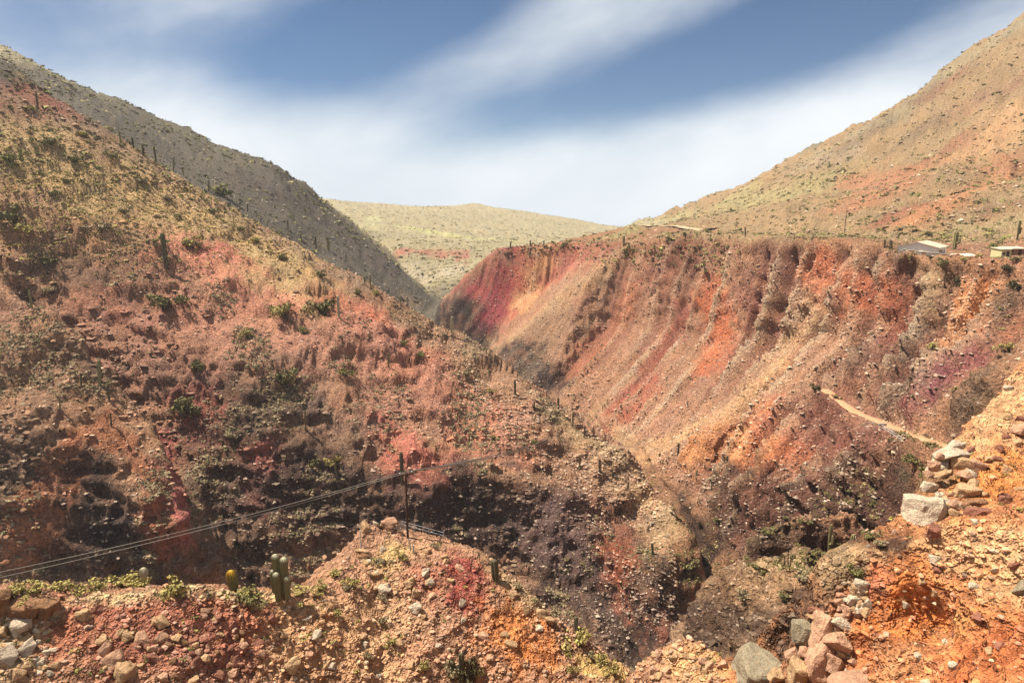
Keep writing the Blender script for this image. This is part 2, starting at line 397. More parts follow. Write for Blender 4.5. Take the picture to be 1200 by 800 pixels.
# strata: hard beds stand proud on the cliffs, tilted, with a broken edge
tilt = Z + .22 * X - .1 * Y + 3.0 * fbm(X / 22, Y / 22, Z / 22, 2, 71)
beds = noise(tilt / 3.1, X / 60, Y / 60, 73) + .6 * noise(tilt / 1.1, X / 25, Y / 25, 75)
dn += sstep(120, 150, r) * sstep(420, 300, r) * steep * beds * .85
blocks = 1 - 2 * np.abs(noise(X / 4.2, Y / 4.2, Z / 4.2, 77))
blocks2 = 1 - 2 * np.abs(noise(X / 1.9, Y / 1.9, Z / 1.9, 79))
rough_l = sstep(115, 135, r) * sstep(420, 300, r)
dn += rough_l * (blocks * .85 + blocks2 * .5) * (.55 + .7 * steep)
ledge = sstep(.12, .5, noise(tilt / 2.6, X / 13, Y / 13, 91)) + .6 * sstep(.2, .5, noise(tilt / 1.3, X / 6, Y / 6, 92))
dn += left * ledge * (.25 + .75 * sstep(-.25, .3, fbm(X / 24, Y / 24, None, 2, 93))) * 1.15
dn += sstep(60, 75, r) * sstep(140, 120, r) * (blocks * .8 + blocks2 * .55 + steep * beds * .5 + .9 * sstep(.1, .5, noise(tilt / 2.4, X / 8, Y / 8, 95)))
dn += sstep(420, 520, r) * fbm(X / 7, Y / 7, Z / 7, 2, 81) * 1.4
nb = sstep(72, 58, r)
dn += nb * (fbm(X / 2.2, Y / 2.2, Z / 2.2, 3, 83) * .42 + (1 - 2 * np.abs(noise(X / 1.1, Y / 1.1, Z / 1.1, 85))) * .16 + noise(X / .38, Y / .38, Z / .38, 87) * .07)
crag = np.zeros(shape, np.float32)
for (cx_, cy_, cz_), cr in ((P(1050,430,165), 17), (P(1090,460,145), 13), (P(1000,520,155), 12), (P(600,428,385), 16), (P(535,378,425), 16), (P(1000,590,140), 14)):
    crag = np.maximum(crag, np.exp(-((X - cx_) ** 2 + (Y - cy_) ** 2 + (Z - cz_) ** 2) / cr ** 2))
dn += crag * (.6 + blocks * 1.5 + blocks2 * .5 + beds * .8 + (1 - 2 * np.abs(noise(X / 8, Y / 8, Z / 8, 97))) * 2.0)
# washed-out hollow in the orange bank
cave = np.array(P(1090, 722, 28.8))
cd = np.sqrt(((X - cave[0]) / 1.25) ** 2 + ((Y - cave[1]) / 1.2) ** 2 + ((Z - cave[2]) / .85) ** 2)
dn -= 1.5 * np.exp(-cd ** 2)
cave2 = np.array(P(1010, 770, 29.4))
cd2 = np.sqrt(((X - cave2[0]) / .5) ** 2 + ((Y - cave2[1]) / .9) ** 2 + ((Z - cave2[2]) / 1.6) ** 2)
dn -= .6 * np.exp(-cd2 ** 2)
dn *= (1 - .9 * pad) * (1 - sstep(4.0, 2.0, dt))
X = X + nx * dn; Y = Y + ny * dn; Z = Z + nz * dn
nx, ny, nz = normals(X, Y, Z)

# ------------------------------------------------------------------ where a line of sight meets the ground
EL = Z / np.hypot(X, Y); ELM = np.maximum.accumulate(EL, axis=1)
def hit(u, v):
    d = pix_dir(u, v); a = math.atan2(d.x, d.y); t = d.z / math.hypot(d.x, d.y)
    i = int(round((a - AZ0) / (az[1] - az[0]))); i = min(max(i, 0), NAZ - 1)
    j = int(np.searchsorted(ELM[i], t)); j = min(j, NK - 1)
    if j > 0:
        e0, e1 = EL[i, j - 1], EL[i, j]
        f = float(np.clip((t - e0) / (e1 - e0 + 1e-9), 0, 1))
    else: f = 1; j = 1
    p = np.array([X[i, j - 1], Y[i, j - 1], Z[i, j - 1]]) * (1 - f) + np.array([X[i, j], Y[i, j], Z[i, j]]) * f
    n = np.array([nx[i, j], ny[i, j], nz[i, j]])
    return p, n
XY_T = None
def ground(x, y):
    """height of the ground under a plan position"""
    i = int(round((math.atan2(x, y) - AZ0) / (az[1] - az[0]))); i = min(max(i, 0), NAZ - 1)
    rr = np.hypot(X[i], Y[i]); return float(np.interp(math.hypot(x, y), rr, Z[i]))

exec_colours = True
# ------------------------------------------------------------------ terrain: colour of the rock and soil, with some painted light and shade
PX, PY, PZ = X.ravel(), Y.ravel(), Z.ravel()
K = .66
SAT = .82
base = np.empty((PX.size, 3), np.float32)
n1 = fbm(PX / 40, PY / 40, PZ / 40, 3, 101)[:, None]
def soil(rgb, k, sat=None):
    sat = SAT if sat is None else sat
    c = lin(*rgb, k) * np.array([1.0, 1.02, .90], np.float32); g = float(c @ np.array([.3, .55, .15], np.float32)); return (g + (c - g) * sat).astype(np.float32)
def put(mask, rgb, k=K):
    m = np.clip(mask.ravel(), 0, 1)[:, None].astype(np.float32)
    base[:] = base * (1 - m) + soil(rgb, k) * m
base[:] = lin(165, 122, 92, K)
reg_left = (sstep(118, 128, r) * sstep(335, 300, r) * (X < 45))
put(reg_left, (180, 130, 97))
put(sstep(300, 360, r) * (X < 0), (112, 100, 88))
put(sstep(560, 640, r) * (X > -150), (178, 160, 124))
put((sstep(640, 700, r) * (X < 200)), (178, 160, 124))
put(((X > 60) & (Y > 240) & (Z > -16)) * sstep(230, 300, r), (174, 138, 97))
put(wall, (188, 132, 100))
put(sstep(75, 60, r) * (X < 12), (190, 132, 96))
put(sstep(70, 55, r) * (X >= 12), (216, 132, 68))
put(m12, (158, 118, 86))

WX = PX + 0; 
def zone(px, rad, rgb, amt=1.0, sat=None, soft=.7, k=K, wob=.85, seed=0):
    """a patch of rock colour, in places painted light and shade, along a line over the ground; rad in photo pixels at that distance"""
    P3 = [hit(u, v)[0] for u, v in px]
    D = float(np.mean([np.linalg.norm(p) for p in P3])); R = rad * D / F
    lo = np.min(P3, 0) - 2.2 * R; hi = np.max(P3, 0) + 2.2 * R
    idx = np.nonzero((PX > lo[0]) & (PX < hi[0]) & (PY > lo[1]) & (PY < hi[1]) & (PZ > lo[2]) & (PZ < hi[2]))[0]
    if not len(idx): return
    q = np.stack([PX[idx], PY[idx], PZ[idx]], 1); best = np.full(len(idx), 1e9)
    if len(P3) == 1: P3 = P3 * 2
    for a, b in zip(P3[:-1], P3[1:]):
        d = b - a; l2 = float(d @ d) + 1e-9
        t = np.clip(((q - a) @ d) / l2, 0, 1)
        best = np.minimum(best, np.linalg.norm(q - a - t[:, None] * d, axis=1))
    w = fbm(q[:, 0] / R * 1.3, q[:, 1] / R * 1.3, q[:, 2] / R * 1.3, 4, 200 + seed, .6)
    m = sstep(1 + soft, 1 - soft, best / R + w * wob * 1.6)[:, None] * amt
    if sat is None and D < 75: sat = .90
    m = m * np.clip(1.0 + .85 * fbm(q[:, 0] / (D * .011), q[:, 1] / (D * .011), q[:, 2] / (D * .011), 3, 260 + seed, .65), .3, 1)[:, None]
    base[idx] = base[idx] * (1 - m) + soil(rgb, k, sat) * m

TAN, YEL, PINK, RED, DARK, ORNG, PURP, BROWN, GREY = (214,172,118), (214,182,118), (222,126,98), (196,92,72), (84,62,54), (224,132,62), (142,74,80), (140,98,72), (156,138,122)
# left mountainside
zone([(-40,150),(60,200),(160,240),(260,270),(340,310)], 62, (212,168,108), .95, seed=1)
zone([(0,110),(40,125)], 26, (170,96,76), .8, seed=2)
zone([(20,260),(120,290),(200,300)], 40, (196,140,96), .8, seed=3)
zone([(0,110),(90,150),(190,200),(300,265),(420,335)], 10, (170,134,106), .7, seed=4)
zone([(230,300),(270,330),(300,360)], 34, (232,140,108), .95, seed=5)
zone([(250,290)], 20, (196,92,84), .7, seed=6)
zone([(120,350),(200,370)], 30, (176,100,74), .7, seed=7)
zone([(60,300),(120,320),(180,330)], 26, (120,88,70), .65, seed=8)
zone([(170,430),(260,440),(340,420)], 26, (136,98,80), .6, seed=9)
zone([(230,470),(250,500)], 24, (180,80,72), .85, seed=10)
zone([(400,360),(440,390),(480,420)], 34, (206,116,86), .9, seed=11)
zone([(440,370)], 16, (222,120,84), .8, seed=12)
zone([(500,440),(540,480),(560,500)], 36, (222,134,98), .95, seed=13)
zone([(440,500),(480,540),(520,560)], 30, (206,106,86), .95, seed=14)
zone([(300,540),(310,570),(330,590)], 26, (206,104,94), .95, seed=15)
zone([(360,480),(420,500)], 26, (128,104,86), .8, seed=16)
zone([(560,400),(640,470),(720,550),(780,620)], 20, (190,152,108), .85, seed=17)
zone([(480,350),(560,410)], 12, (176,140,104), .7, seed=18)
zone([(620,500),(680,540),(740,610)], 22, (160,110,80), .7, seed=19)
zone([(560,530),(610,540)], 18, (180,104,78), .7, seed=20)
zone([(0,420),(60,440),(100,480)], 44, (158,112,80), .8, seed=21)
zone([(90,390),(220,400),(340,400),(450,450)], 60, (192,126,104), .6, seed=22)
zone([(200,330),(300,380),(420,400),(520,470),(600,500)], 40, (206,136,108), .6, seed=23)
# dark cliffs under the left mountainside
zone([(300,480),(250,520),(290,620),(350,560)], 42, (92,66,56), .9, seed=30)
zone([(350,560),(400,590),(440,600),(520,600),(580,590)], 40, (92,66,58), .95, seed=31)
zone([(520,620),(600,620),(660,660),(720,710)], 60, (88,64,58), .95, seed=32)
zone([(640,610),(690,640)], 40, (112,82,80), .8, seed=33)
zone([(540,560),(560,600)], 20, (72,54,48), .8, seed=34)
zone([(720,640),(740,700),(770,740)], 18, (176,88,50), .85, seed=35)
zone([(700,600),(730,620)], 14, (160,92,66), .7, seed=36)
zone([(20,560),(60,640),(140,660)], 48, (88,62,50), .9, seed=37)
zone([(30,640),(75,570),(120,505)], 24, (182,108,66), 1, seed=38)
zone([(60,660),(95,600),(130,540)], 9, (96,66,54), .8, seed=47)
zone([(150,520),(175,560),(185,610)], 10, (172,100,62), .85, seed=45)
zone([(30,345),(110,435),(180,515)], 12, (104,76,64), .8, seed=46)
zone([(20,600),(60,560)], 10, (170,100,62), .7, seed=39)
zone([(110,560),(130,620)], 26, (66,48,44), .9, seed=40)
zone([(190,520),(205,570),(212,620)], 17, (196,98,88), .9, seed=41)
zone([(180,600),(195,650)], 12, (176,98,62), .9, seed=42)
zone([(170,680),(240,650),(300,620)], 16, (130,96,74), .7, seed=43)
zone([(300,500),(320,470)], 20, (110,84,70), .7, seed=44)
# right canyon wall
zone([(572,345),(590,330)], 30, (188,74,78), 1, seed=50)
zone([(560,380),(580,365)], 20, (180,66,82), .9, seed=51)
zone([(615,310),(612,345),(600,365)], 18, (212,104,78), .9, seed=52)
zone([(640,312),(628,330),(618,350)], 17, (240,166,108), 1, seed=53)
zone([(655,300),(680,300),(645,330)], 14, (216,118,98), .85, seed=54)
zone([(690,300),(720,300)], 14, (176,88,72), .8, seed=55)
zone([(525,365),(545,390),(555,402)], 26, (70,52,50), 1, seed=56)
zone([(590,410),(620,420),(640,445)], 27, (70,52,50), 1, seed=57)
zone([(735,295),(692,326),(642,362),(602,395)], 14, (196,150,108), .85, seed=58)
zone([(660,390),(640,380)], 26, (170,128,98), .7, seed=59)
zone([(740,340),(700,400),(680,430)], 16, (216,128,86), .8, seed=60)
zone([(770,320),(800,300)], 16, (150,82,66), .7, seed=61)
zone([(800,360),(770,420),(730,480)], 15, (180,84,66), .8, seed=62)
zone([(830,340),(845,380),(830,430)], 18, (222,116,64), .95, seed=63)
zone([(870,330),(880,380)], 14, (158,92,72), .8, seed=64)
zone([(890,300),(930,300)], 20, (150,96,78), .7, seed=65)
zone([(960,320),(1000,340),(1040,345)], 26, (216,110,60), .9, seed=66)
zone([(1000,300),(1050,310)], 16, (166,124,96), .7, seed=67)
zone([(960,370),(930,400),(900,430)], 26, (214,164,116), .75, seed=68)
zone([(960,380)], 18, (222,174,124), .7, seed=69)
zone([(920,440),(860,480),(800,510),(760,530)], 20, (226,168,112), .7, seed=70)
zone([(880,500),(820,530),(900,540)], 26, (230,142,70), .92, seed=71)
zone([(900,470),(880,540),(940,530)], 20, (210,104,62), .6, seed=72)
zone([(760,450),(720,500)], 14, (196,100,72), .8, seed=73)
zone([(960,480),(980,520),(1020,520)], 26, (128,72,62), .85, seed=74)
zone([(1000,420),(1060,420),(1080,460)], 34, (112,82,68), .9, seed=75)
zone([(1120,430),(1140,420),(1080,470)], 17, (150,74,84), .85, seed=76)
zone([(1060,390),(1030,400)], 12, (150,84,86), .7, seed=77)
zone([(1130,350),(1160,340),(1120,380)], 22, (228,140,70), .9, seed=78)
zone([(1170,380),(1180,400)], 16, (208,120,76), .7, seed=79)
zone([(1080,330),(1100,345)], 22, (196,152,106), .8, seed=80)
zone([(1150,310),(1190,320)], 12, (158,106,80), .8, seed=81)
zone([(1180,350),(1150,470),(1120,490)], 20, (106,84,66), .8, seed=82)
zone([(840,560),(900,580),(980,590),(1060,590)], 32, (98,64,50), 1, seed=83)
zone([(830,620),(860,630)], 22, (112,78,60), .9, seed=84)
zone([(960,555),(1000,545)], 12, (140,112,92), .6, seed=85)
zone([(1060,560),(1090,560)], 14, (104,92,70), .8, seed=86)
zone([(700,480),(740,525)], 10, (200,158,118), .7, seed=87)
zone([(960,640),(940,625),(990,630)], 18, (120,80,58), .8, seed=88)
zone([(880,640),(920,620)], 10, (110,92,66), .7, seed=89)
zone([(880,690),(940,670),(980,680)], 26, (176,130,88), .8, seed=90)
zone([(830,720),(860,750)], 30, (120,86,64), .8, seed=91)
zone([(930,720),(960,700)], 20, (170,110,70), .7, seed=92)
zone([(1040,645),(1060,650)], 14, (196,150,104), .8, seed=93)
zone([(885,645),(925,632),(960,630),(1000,635)], 18, (92,62,47), 1, seed=94)  # shaded front face of the first mound, darkened in the colour
zone([(880,632),(920,612),(960,605),(1010,612)], 7, (186,156,112), .95, seed=95)  # sunlit crest of the first mound, painted paler over tan rock
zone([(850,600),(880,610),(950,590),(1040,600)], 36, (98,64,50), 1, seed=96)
zone([(890,662),(940,655),(990,662)], 12, (206,164,114), .95, seed=97)  # sunlit top of the second mound, brightness painted into its tan
zone([(850,720),(900,730),(940,720)], 34, (96,68,52), .95, seed=98)  # front of the second mound, its shade painted into the brown
zone([(815,720),(835,760),(870,775)], 24, (88,62,50), .9, seed=99)  # left flank of the second mound, shade painted in as well
zone([(800,585),(815,620),(832,655),(845,640)], 10, (78,54,46), .95, seed=89)  # gorge slot: dark rock, with its deep shade painted in too
zone([(770,690),(752,740),(745,778)], 24, (72,52,45), .95, seed=86)  # gorge floor, painted dark like the shade of a deep cut
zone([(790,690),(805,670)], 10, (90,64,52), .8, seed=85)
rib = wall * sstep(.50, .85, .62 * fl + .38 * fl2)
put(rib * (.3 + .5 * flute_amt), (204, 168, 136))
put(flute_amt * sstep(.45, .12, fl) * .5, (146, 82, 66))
# right mountain
zone([(800,255),(880,240),(960,220)], 30, (176,158,106), .85, seed=100)
zone([(960,180),(1040,140),(1120,80),(1190,30)], 22, (166,148,118), .8, seed=101)
zone([(930,200),(990,180)], 16, (176,150,124), .7, seed=102)
zone([(985,175),(1040,145)], 13, (134,110,90), .6, seed=103)
zone([(1040,180),(1095,140)], 12, (136,108,86), .6, seed=104)
zone([(1030,215),(1080,190),(1130,160)], 14, (170,104,76), .75, seed=113)
zone([(960,170),(1040,125),(1110,72)], 9, (132,122,98), .8, seed=114)
zone([(1130,130),(1190,95)], 18, (158,112,84), .7, seed=115)
zone([(1090,110),(1120,90)], 14, (150,96,72), .7, seed=105)
zone([(1000,210),(1060,200),(1020,230)], 26, (196,126,88), .85, seed=106)
zone([(1080,250),(1130,225),(1180,210)], 22, (206,130,82), .8, seed=107)
zone([(1080,240),(1030,262)], 12, (178,92,68), .75, seed=108)
zone([(1140,180),(1180,150),(1200,130)], 26, (210,154,104), .8, seed=109)
zone([(1170,190),(1200,200)], 20, (190,120,80), .7, seed=110)
zone([(1150,250),(1200,235)], 14, (140,100,80), .8, seed=111)
zone([(1120,268),(1190,262)], 10, (176,152,104), .8, seed=112)
# grey slope and far hills
zone([(20,66),(150,125),(260,176)], 9, (128,120,96), .7, seed=120)
zone([(300,220),(380,260),(440,310)], 26, (112,96,90), .8, seed=121)
zone([(470,294),(500,296),(540,296),(585,296)], 11, (190,122,98), 1, soft=.3, seed=122)
zone([(478,316),(505,325),(535,314)], 13, (196,176,150), .9, seed=123)
zone([(470,265),(540,278),(600,282)], 10, (196,190,116), .8, seed=124)
zone([(400,250),(440,255)], 12, (196,186,132), .8, seed=125)
zone([(710,278),(740,270)], 12, (168,158,96), .8, seed=126)
# ledge in the foreground
zone([(40,740),(120,730),(200,720),(280,720)], 46, (180,104,76), .9, seed=130)
zone([(180,760),(260,770)], 36, (176,108,88), .8, seed=131)
zone([(100,700),(200,690),(330,700)], 10, (206,172,128), .9, seed=132)
zone([(360,740),(430,740),(420,790)], 44, (202,152,112), .8, seed=133)
zone([(470,640),(450,660)], 16, (220,174,112), .85, seed=134)
zone([(540,665),(545,700)], 22, (166,74,64), .95, seed=135)
zone([(500,680)], 20, (190,110,84), .7, seed=136)
zone([(590,730),(630,760)], 28, (210,124,60), .9, seed=137)
zone([(570,650),(620,700),(680,745)], 9, (200,158,112), .85, seed=138)
zone([(690,780),(720,785)], 16, (206,164,92), .85, seed=139)
zone([(800,780),(830,770)], 20, (206,150,98), .8, seed=140)
zone([(10,770),(20,720)], 22, (200,166,126), .8, seed=141)
# orange bank on the right
zone([(1170,480),(1190,450),(1150,520)], 24, (222,168,124), .8, seed=150)
zone([(1160,570),(1180,540)], 26, (220,132,58), .95, seed=151)
zone([(1110,640),(1180,640),(1190,680)], 24, (224,172,128), .8, seed=152)
zone([(1060,690),(1060,720),(1030,720)], 26, (218,122,52), .95, seed=153)
zone([(1010,760),(1000,780)], 22, (196,110,62), .8, seed=154)
zone([(1130,770),(1190,760)], 34, (190,98,50), .85, seed=155)
zone([(1120,730)], 14, (214,150,84), .7, seed=156)
zone([(1000,710),(1030,680)], 12, (190,104,76), .7, seed=157)
zone([(1180,590),(1190,600)], 10, (170,100,62), .7, seed=158)

# broad and small unevenness of tone that belongs to the ground itself
v1 = fbm(PX / 14, PY / 14, PZ / 14, 4, 160, .6); v2 = fbm(PX / 2.6, PY / 2.6, PZ / 2.6, 3, 165, .6)
base *= (1 + .22 * v1 + .20 * v2)[:, None].astype(np.float32)
hue = noise(PX / 6, PY / 6, PZ / 6, 170)
base[:, 0] *= 1 + .05 * hue; base[:, 2] *= 1 - .07 * hue
base = np.clip(base, .008, .8)

def terrain_object():
    nv = NAZ * NK
    co = np.stack([PX, PY, PZ], 1).astype(np.float32)
    i, j = np.meshgrid(np.arange(NAZ - 1), np.arange(NK - 1), indexing='ij')
    a = (i * NK + j).ravel()
    quads = np.stack([a, a + NK, a + NK + 1, a + 1], 1).astype(np.int32)
    me = bpy.data.meshes.new("terrain")
    me.vertices.add(nv); me.vertices.foreach_set("co", co.ravel())
    me.loops.add(quads.size); me.loops.foreach_set("vertex_index", quads.ravel())
    me.polygons.add(len(quads)); me.polygons.foreach_set("loop_start", np.arange(0, quads.size, 4, dtype=np.int32))
    me.update(calc_edges=True)
    me.polygons.foreach_set("use_smooth", np.ones(len(quads), bool))
    col = me.attributes.new("Col", 'FLOAT_COLOR', 'POINT')
    col.data.foreach_set("color", np.concatenate([base, np.ones((nv, 1), np.float32)], 1).ravel())
    o = bpy.data.objects.new("terrain", me); C.objects.link(o)
    tag(o, "canyon of red, orange and dark rock with dry mountainsides", "terrain", kind="structure")
    return o

class NT:
    """small helper for building a material"""
    def __init__(s, name):
        s.m = bpy.data.materials.new(name); s.m.use_nodes = True
        s.n, s.l = s.m.node_tree.nodes, s.m.node_tree.links
        s.b = s.n["Principled BSDF"]; s.b.inputs["Roughness"].default_value = .9
        s.b.inputs["Specular IOR Level"].default_value = .15
    def new(s, t, **kw):
        n = s.n.new(t)
        for k, v in kw.items(): setattr(n, k, v)
        return n
    def put(s, sock, v):
        if hasattr(v, "is_linked") or hasattr(v, "links"): s.l.new(v, sock)
        else: sock.default_value = v
    def math(s, op, a, b=0.0, clamp=False):
        n = s.new("ShaderNodeMath", operation=op, use_clamp=clamp); s.put(n.inputs[0], a); s.put(n.inputs[1], b); return n.outputs[0]
    def mix(s, f, a, b, blend='MIX'):
        n = s.new("ShaderNodeMix", data_type='RGBA', blend_type=blend); s.put(n.inputs["Factor"], f)
        s.put(n.inputs["A"], a); s.put(n.inputs["B"], b); return n.outputs["Result"]
    def ramp(s, f, lo, hi):
        n = s.new("ShaderNodeMapRange", interpolation_type='SMOOTHSTEP'); s.put(n.inputs["Value"], f)
        n.inputs["From Min"].default_value = lo; n.inputs["From Max"].default_value = hi; return n.outputs[0]
    def noise(s, vec, scale, detail=3, rough=.55):
        n = s.new("ShaderNodeTexNoise"); s.l.new(vec, n.inputs["Vector"]); n.inputs["Scale"].default_value = scale
        n.inputs["Detail"].default_value = detail; n.inputs["Roughness"].default_value = rough; return n
    def vor(s, vec, scale, feature='F1'):
        n = s.new("ShaderNodeTexVoronoi", feature=feature); s.l.new(vec, n.inputs["Vector"]); n.inputs["Scale"].default_value = scale; return n
    def bump(s, h, strength, dist, normal=None):
        n = s.new("ShaderNodeBump"); s.put(n.inputs["Height"], h); n.inputs["Strength"].default_value = strength
        n.inputs["Distance"].default_value = dist
        if normal is not None: s.l.new(normal, n.inputs["Normal"])
        return n.outputs[0]

def terrain_material():
    t = NT("rock_and_soil")
    at = t.new("ShaderNodeAttribute", attribute_name="Col")
    tc = t.new("ShaderNodeTexCoord"); ob = tc.outputs["Object"]
    col = at.outputs["Color"]
    hs = None
    n1 = t.noise(ob, 1.3, 3, .7)
    # stones of two sizes lying in the soil, each with its own tone
    for scale, lo, amt, sz in ((1.7, .50, .7, .3), (6.0, .42, .6, .10)):
        vo = t.vor(ob, scale)
        sep = t.new("ShaderNodeSeparateColor"); t.l.new(vo.outputs["Color"], sep.inputs[0])
        mask = t.math('MULTIPLY', t.ramp(sep.outputs[0], lo, lo + .06), t.ramp(vo.outputs["Distance"], .56, .40))
        stone = t.mix(sep.outputs[1], t.mix(.08, t.mix(1.0, col, (1.55, 1.6, 1.65, 1), 'MULTIPLY'), (.50, .42, .35, 1)), t.mix(1.0, col, (.6, .6, .62, 1), 'MULTIPLY'))
        col = t.mix(t.math('MULTIPLY', mask, amt), col, stone)
        dome = t.math('MULTIPLY', t.math('MULTIPLY', mask, t.math('SUBTRACT', 1.0, vo.outputs["Distance"])), sz)
        hs = dome if hs is None else t.math('ADD', hs, dome)
    tone = t.mix(t.ramp(n1.outputs[0], .32, .68), (.62, .60, .60, 1), (1.36, 1.34, 1.30, 1))
    col = t.mix(1.0, col, tone, 'MULTIPLY')
    t.l.new(col, t.b.inputs["Base Color"])
    h = t.math('ADD', hs, t.math('MULTIPLY', n1.outputs[0], 1.1))
    t.l.new(t.bump(h, 1.0, 1.15), t.b.inputs["Normal"])
    t.b.inputs["Roughness"].default_value = .95; t.b.inputs["Specular IOR Level"].default_value = .08
    return t.m
ground_obj = terrain_object()
ground_obj.data.materials.append(terrain_material())
#OBJECTS
# ------------------------------------------------------------------ materials of the objects
def simple_mat(name, rgb, k=.7, rough=.85, var=.35, scale=3.0, bump=.4, bdist=.05, spec=.2):
    t = NT(name); tc = t.new("ShaderNodeTexCoord"); ob = tc.outputs["Object"]
    c = lin(*rgb, k); n = t.noise(ob, scale, 4, .65)
    oi = t.new("ShaderNodeObjectInfo")
    f = t.math('ADD', t.math('MULTIPLY', t.ramp(n.outputs[0], .3, .7), .75), t.math('MULTIPLY', oi.outputs["Random"], .25))
    col = t.mix(f, tuple(c * (1 - var)) + (1,), tuple(np.minimum(c * (1 + var), .85)) + (1,))
    t.l.new(col, t.b.inputs["Base Color"])
    if bump: t.l.new(t.bump(n.outputs[0], bump, bdist), t.b.inputs["Normal"])
    t.b.inputs["Roughness"].default_value = rough; t.b.inputs["Specular IOR Level"].default_value = spec
    return t.m
def attr_mat(name, rough=.9, bumpscale=0, translucent=0):
    t = NT(name); at = t.new("ShaderNodeAttribute", attribute_name="Col")
    col = at.outputs["Color"]
    if bumpscale:
        tc = t.new("ShaderNodeTexCoord"); n = t.noise(tc.outputs["Object"], bumpscale, 2)
        col = t.mix(1.0, col, t.mix(t.ramp(n.outputs[0], .35, .65), (.72, .72, .72, 1), (1.22, 1.2, 1.18, 1)), 'MULTIPLY')
    t.l.new(col, t.b.inputs["Base Color"])
    t.b.inputs["Roughness"].default_value = rough; t.b.inputs["Specular IOR Level"].default_value = .12
    return t.m
def rock_mat(name, rgb, k=.66, var=.36, dust=.55):
    """stone with veins, pits and dust of the bank it lies in; grain fixed in real size"""
    t = NT(name); g = t.new("ShaderNodeNewGeometry"); po = g.outputs["Position"]
    oi = t.new("ShaderNodeObjectInfo")
    c = lin(*rgb, k); n = t.noise(po, 2.6, 5, .68); n2 = t.noise(po, 14.0, 3, .6)
    f = t.math('ADD', t.math('MULTIPLY', t.ramp(n.outputs[0], .3, .7), .6), t.math('MULTIPLY', oi.outputs["Random"], .4))
    col = t.mix(f, tuple(c * (1 - var)) + (1,), tuple(np.minimum(c * (1 + var), .8)) + (1,))
    col = t.mix(t.math('MULTIPLY', t.ramp(n2.outputs[0], .45, .7), dust), col, tuple(lin(172, 116, 78, .6)) + (1,))
    t.l.new(col, t.b.inputs["Base Color"])
    h = t.math('ADD', t.math('MULTIPLY', n.outputs[0], .35), t.math('MULTIPLY', n2.outputs[0], .08))
    t.l.new(t.bump(h, .9, 1.0), t.b.inputs["Normal"]); t.b.inputs["Specular IOR Level"].default_value = .15
    return t.m
ROCK = {'pink': rock_mat("pink_stone", (206,160,128)), 'white': rock_mat("pale_stone", (216,196,168), var=.25), 'tan': rock_mat("tan_stone", (202,164,122)),
        'grey': rock_mat("grey_green_stone", (162,150,124), var=.3), 'red': rock_mat("dark_red_stone", (156,104,84)), 'crust': rock_mat("stony_crust", (146,108,78), var=.55, dust=.6)}
M_CACT = simple_mat("cactus_skin", (128,118,80), .8, scale=14, var=.5, bdist=.03)
M_CGOLD = simple_mat("golden_cactus_spines", (196,156,50), .7, scale=8, var=.35)
M_CPALE = simple_mat("pale_cactus_spines", (176,168,136), .7, scale=8, var=.3)
M_CDARK = simple_mat("dark_cactus_skin", (92,84,60), .8, scale=6, var=.35)
M_WOOD = simple_mat("weathered_pole_wood", (84,66,54), .7, scale=5)
M_METAL = simple_mat("galvanised_metal", (150,152,150), .7, rough=.5, var=.15, bump=0, spec=.5)
M_WIRE = simple_mat("wire", (150,140,126), .7, rough=.6, var=.1, bump=0)
M_PAINT = simple_mat("white_paint", (206,200,190), .7, rough=.6, var=.1, bump=.1)
M_WALL = simple_mat("whitewashed_wall", (238,230,216), .9, var=.14, scale=1.5, bump=.2)
M_ROOF = simple_mat("pale_sheet_roof", (206,190,162), .7, rough=.6, var=.12, scale=1.2, bump=.2)
M_DARKDOOR = simple_mat("dark_timber", (88,60,54), .6, bump=.2)
M_PINKDOOR = simple_mat("pink_paint", (196,140,128), .65, bump=.2, var=.15)
M_GLASS = simple_mat("window_glass", (40,44,50), .6, rough=.15, var=.1, bump=0, spec=.6)
M_YELW = simple_mat("pale_yellow_wall", (206,196,146), .75, var=.12, bump=.2)
M_MUD = simple_mat("mud_brick", (170,126,100), .68, var=.25, scale=1.5)
M_GREY = simple_mat("grey_mortar_stone", (168,158,148), .7, var=.3, scale=2)
M_TRAIL = simple_mat("trail_dust", (208,150,112), .64, var=.22, scale=1.2, bdist=.12)
M_ROADD = simple_mat("road_dust", (196,172,136), .66, var=.15, scale=.6)
M_YARD = simple_mat("yard_dust", (212,196,172), .78, var=.14, scale=.8)
M_STEM = simple_mat("shrub_wood", (96,80,58), .6)
M_LEAF = attr_mat("shrub_leaves"); M_STONES = attr_mat("loose_stone", .92, 9.0); M_COVER = attr_mat("ground_cover_leaves")

# ------------------------------------------------------------------ mesh helpers
def mesh_obj(name, verts, faces, mat, parent=None, smooth=False, cols=None):
    me = bpy.data.meshes.new(name); me.from_pydata([tuple(map(float, v)) for v in verts], [], faces)
    if smooth: me.polygons.foreach_set("use_smooth", np.ones(len(me.polygons), bool))
    if cols is not None:
        a = me.attributes.new("Col", 'FLOAT_COLOR', 'POINT'); a.data.foreach_set("color", np.concatenate([cols, np.ones((len(cols), 1))], 1).astype(np.float32).ravel())
    me.materials.append(mat); o = bpy.data.objects.new(name, me); C.objects.link(o)
    if parent: o.parent = parent
    return o
def inst(name, me, parent=None):
    o = bpy.data.objects.new(name, me); C.objects.link(o)
    if parent: o.parent = parent
    return o
def thing(name, loc, rz=0.0, label=None, cat=None, group=None):
    o = bpy.data.objects.new(name, None); C.objects.link(o); o.location = tuple(map(float, loc)); o.rotation_euler = (0, 0, rz)
    o.empty_display_size = .3
    return tag(o, label, cat, group)
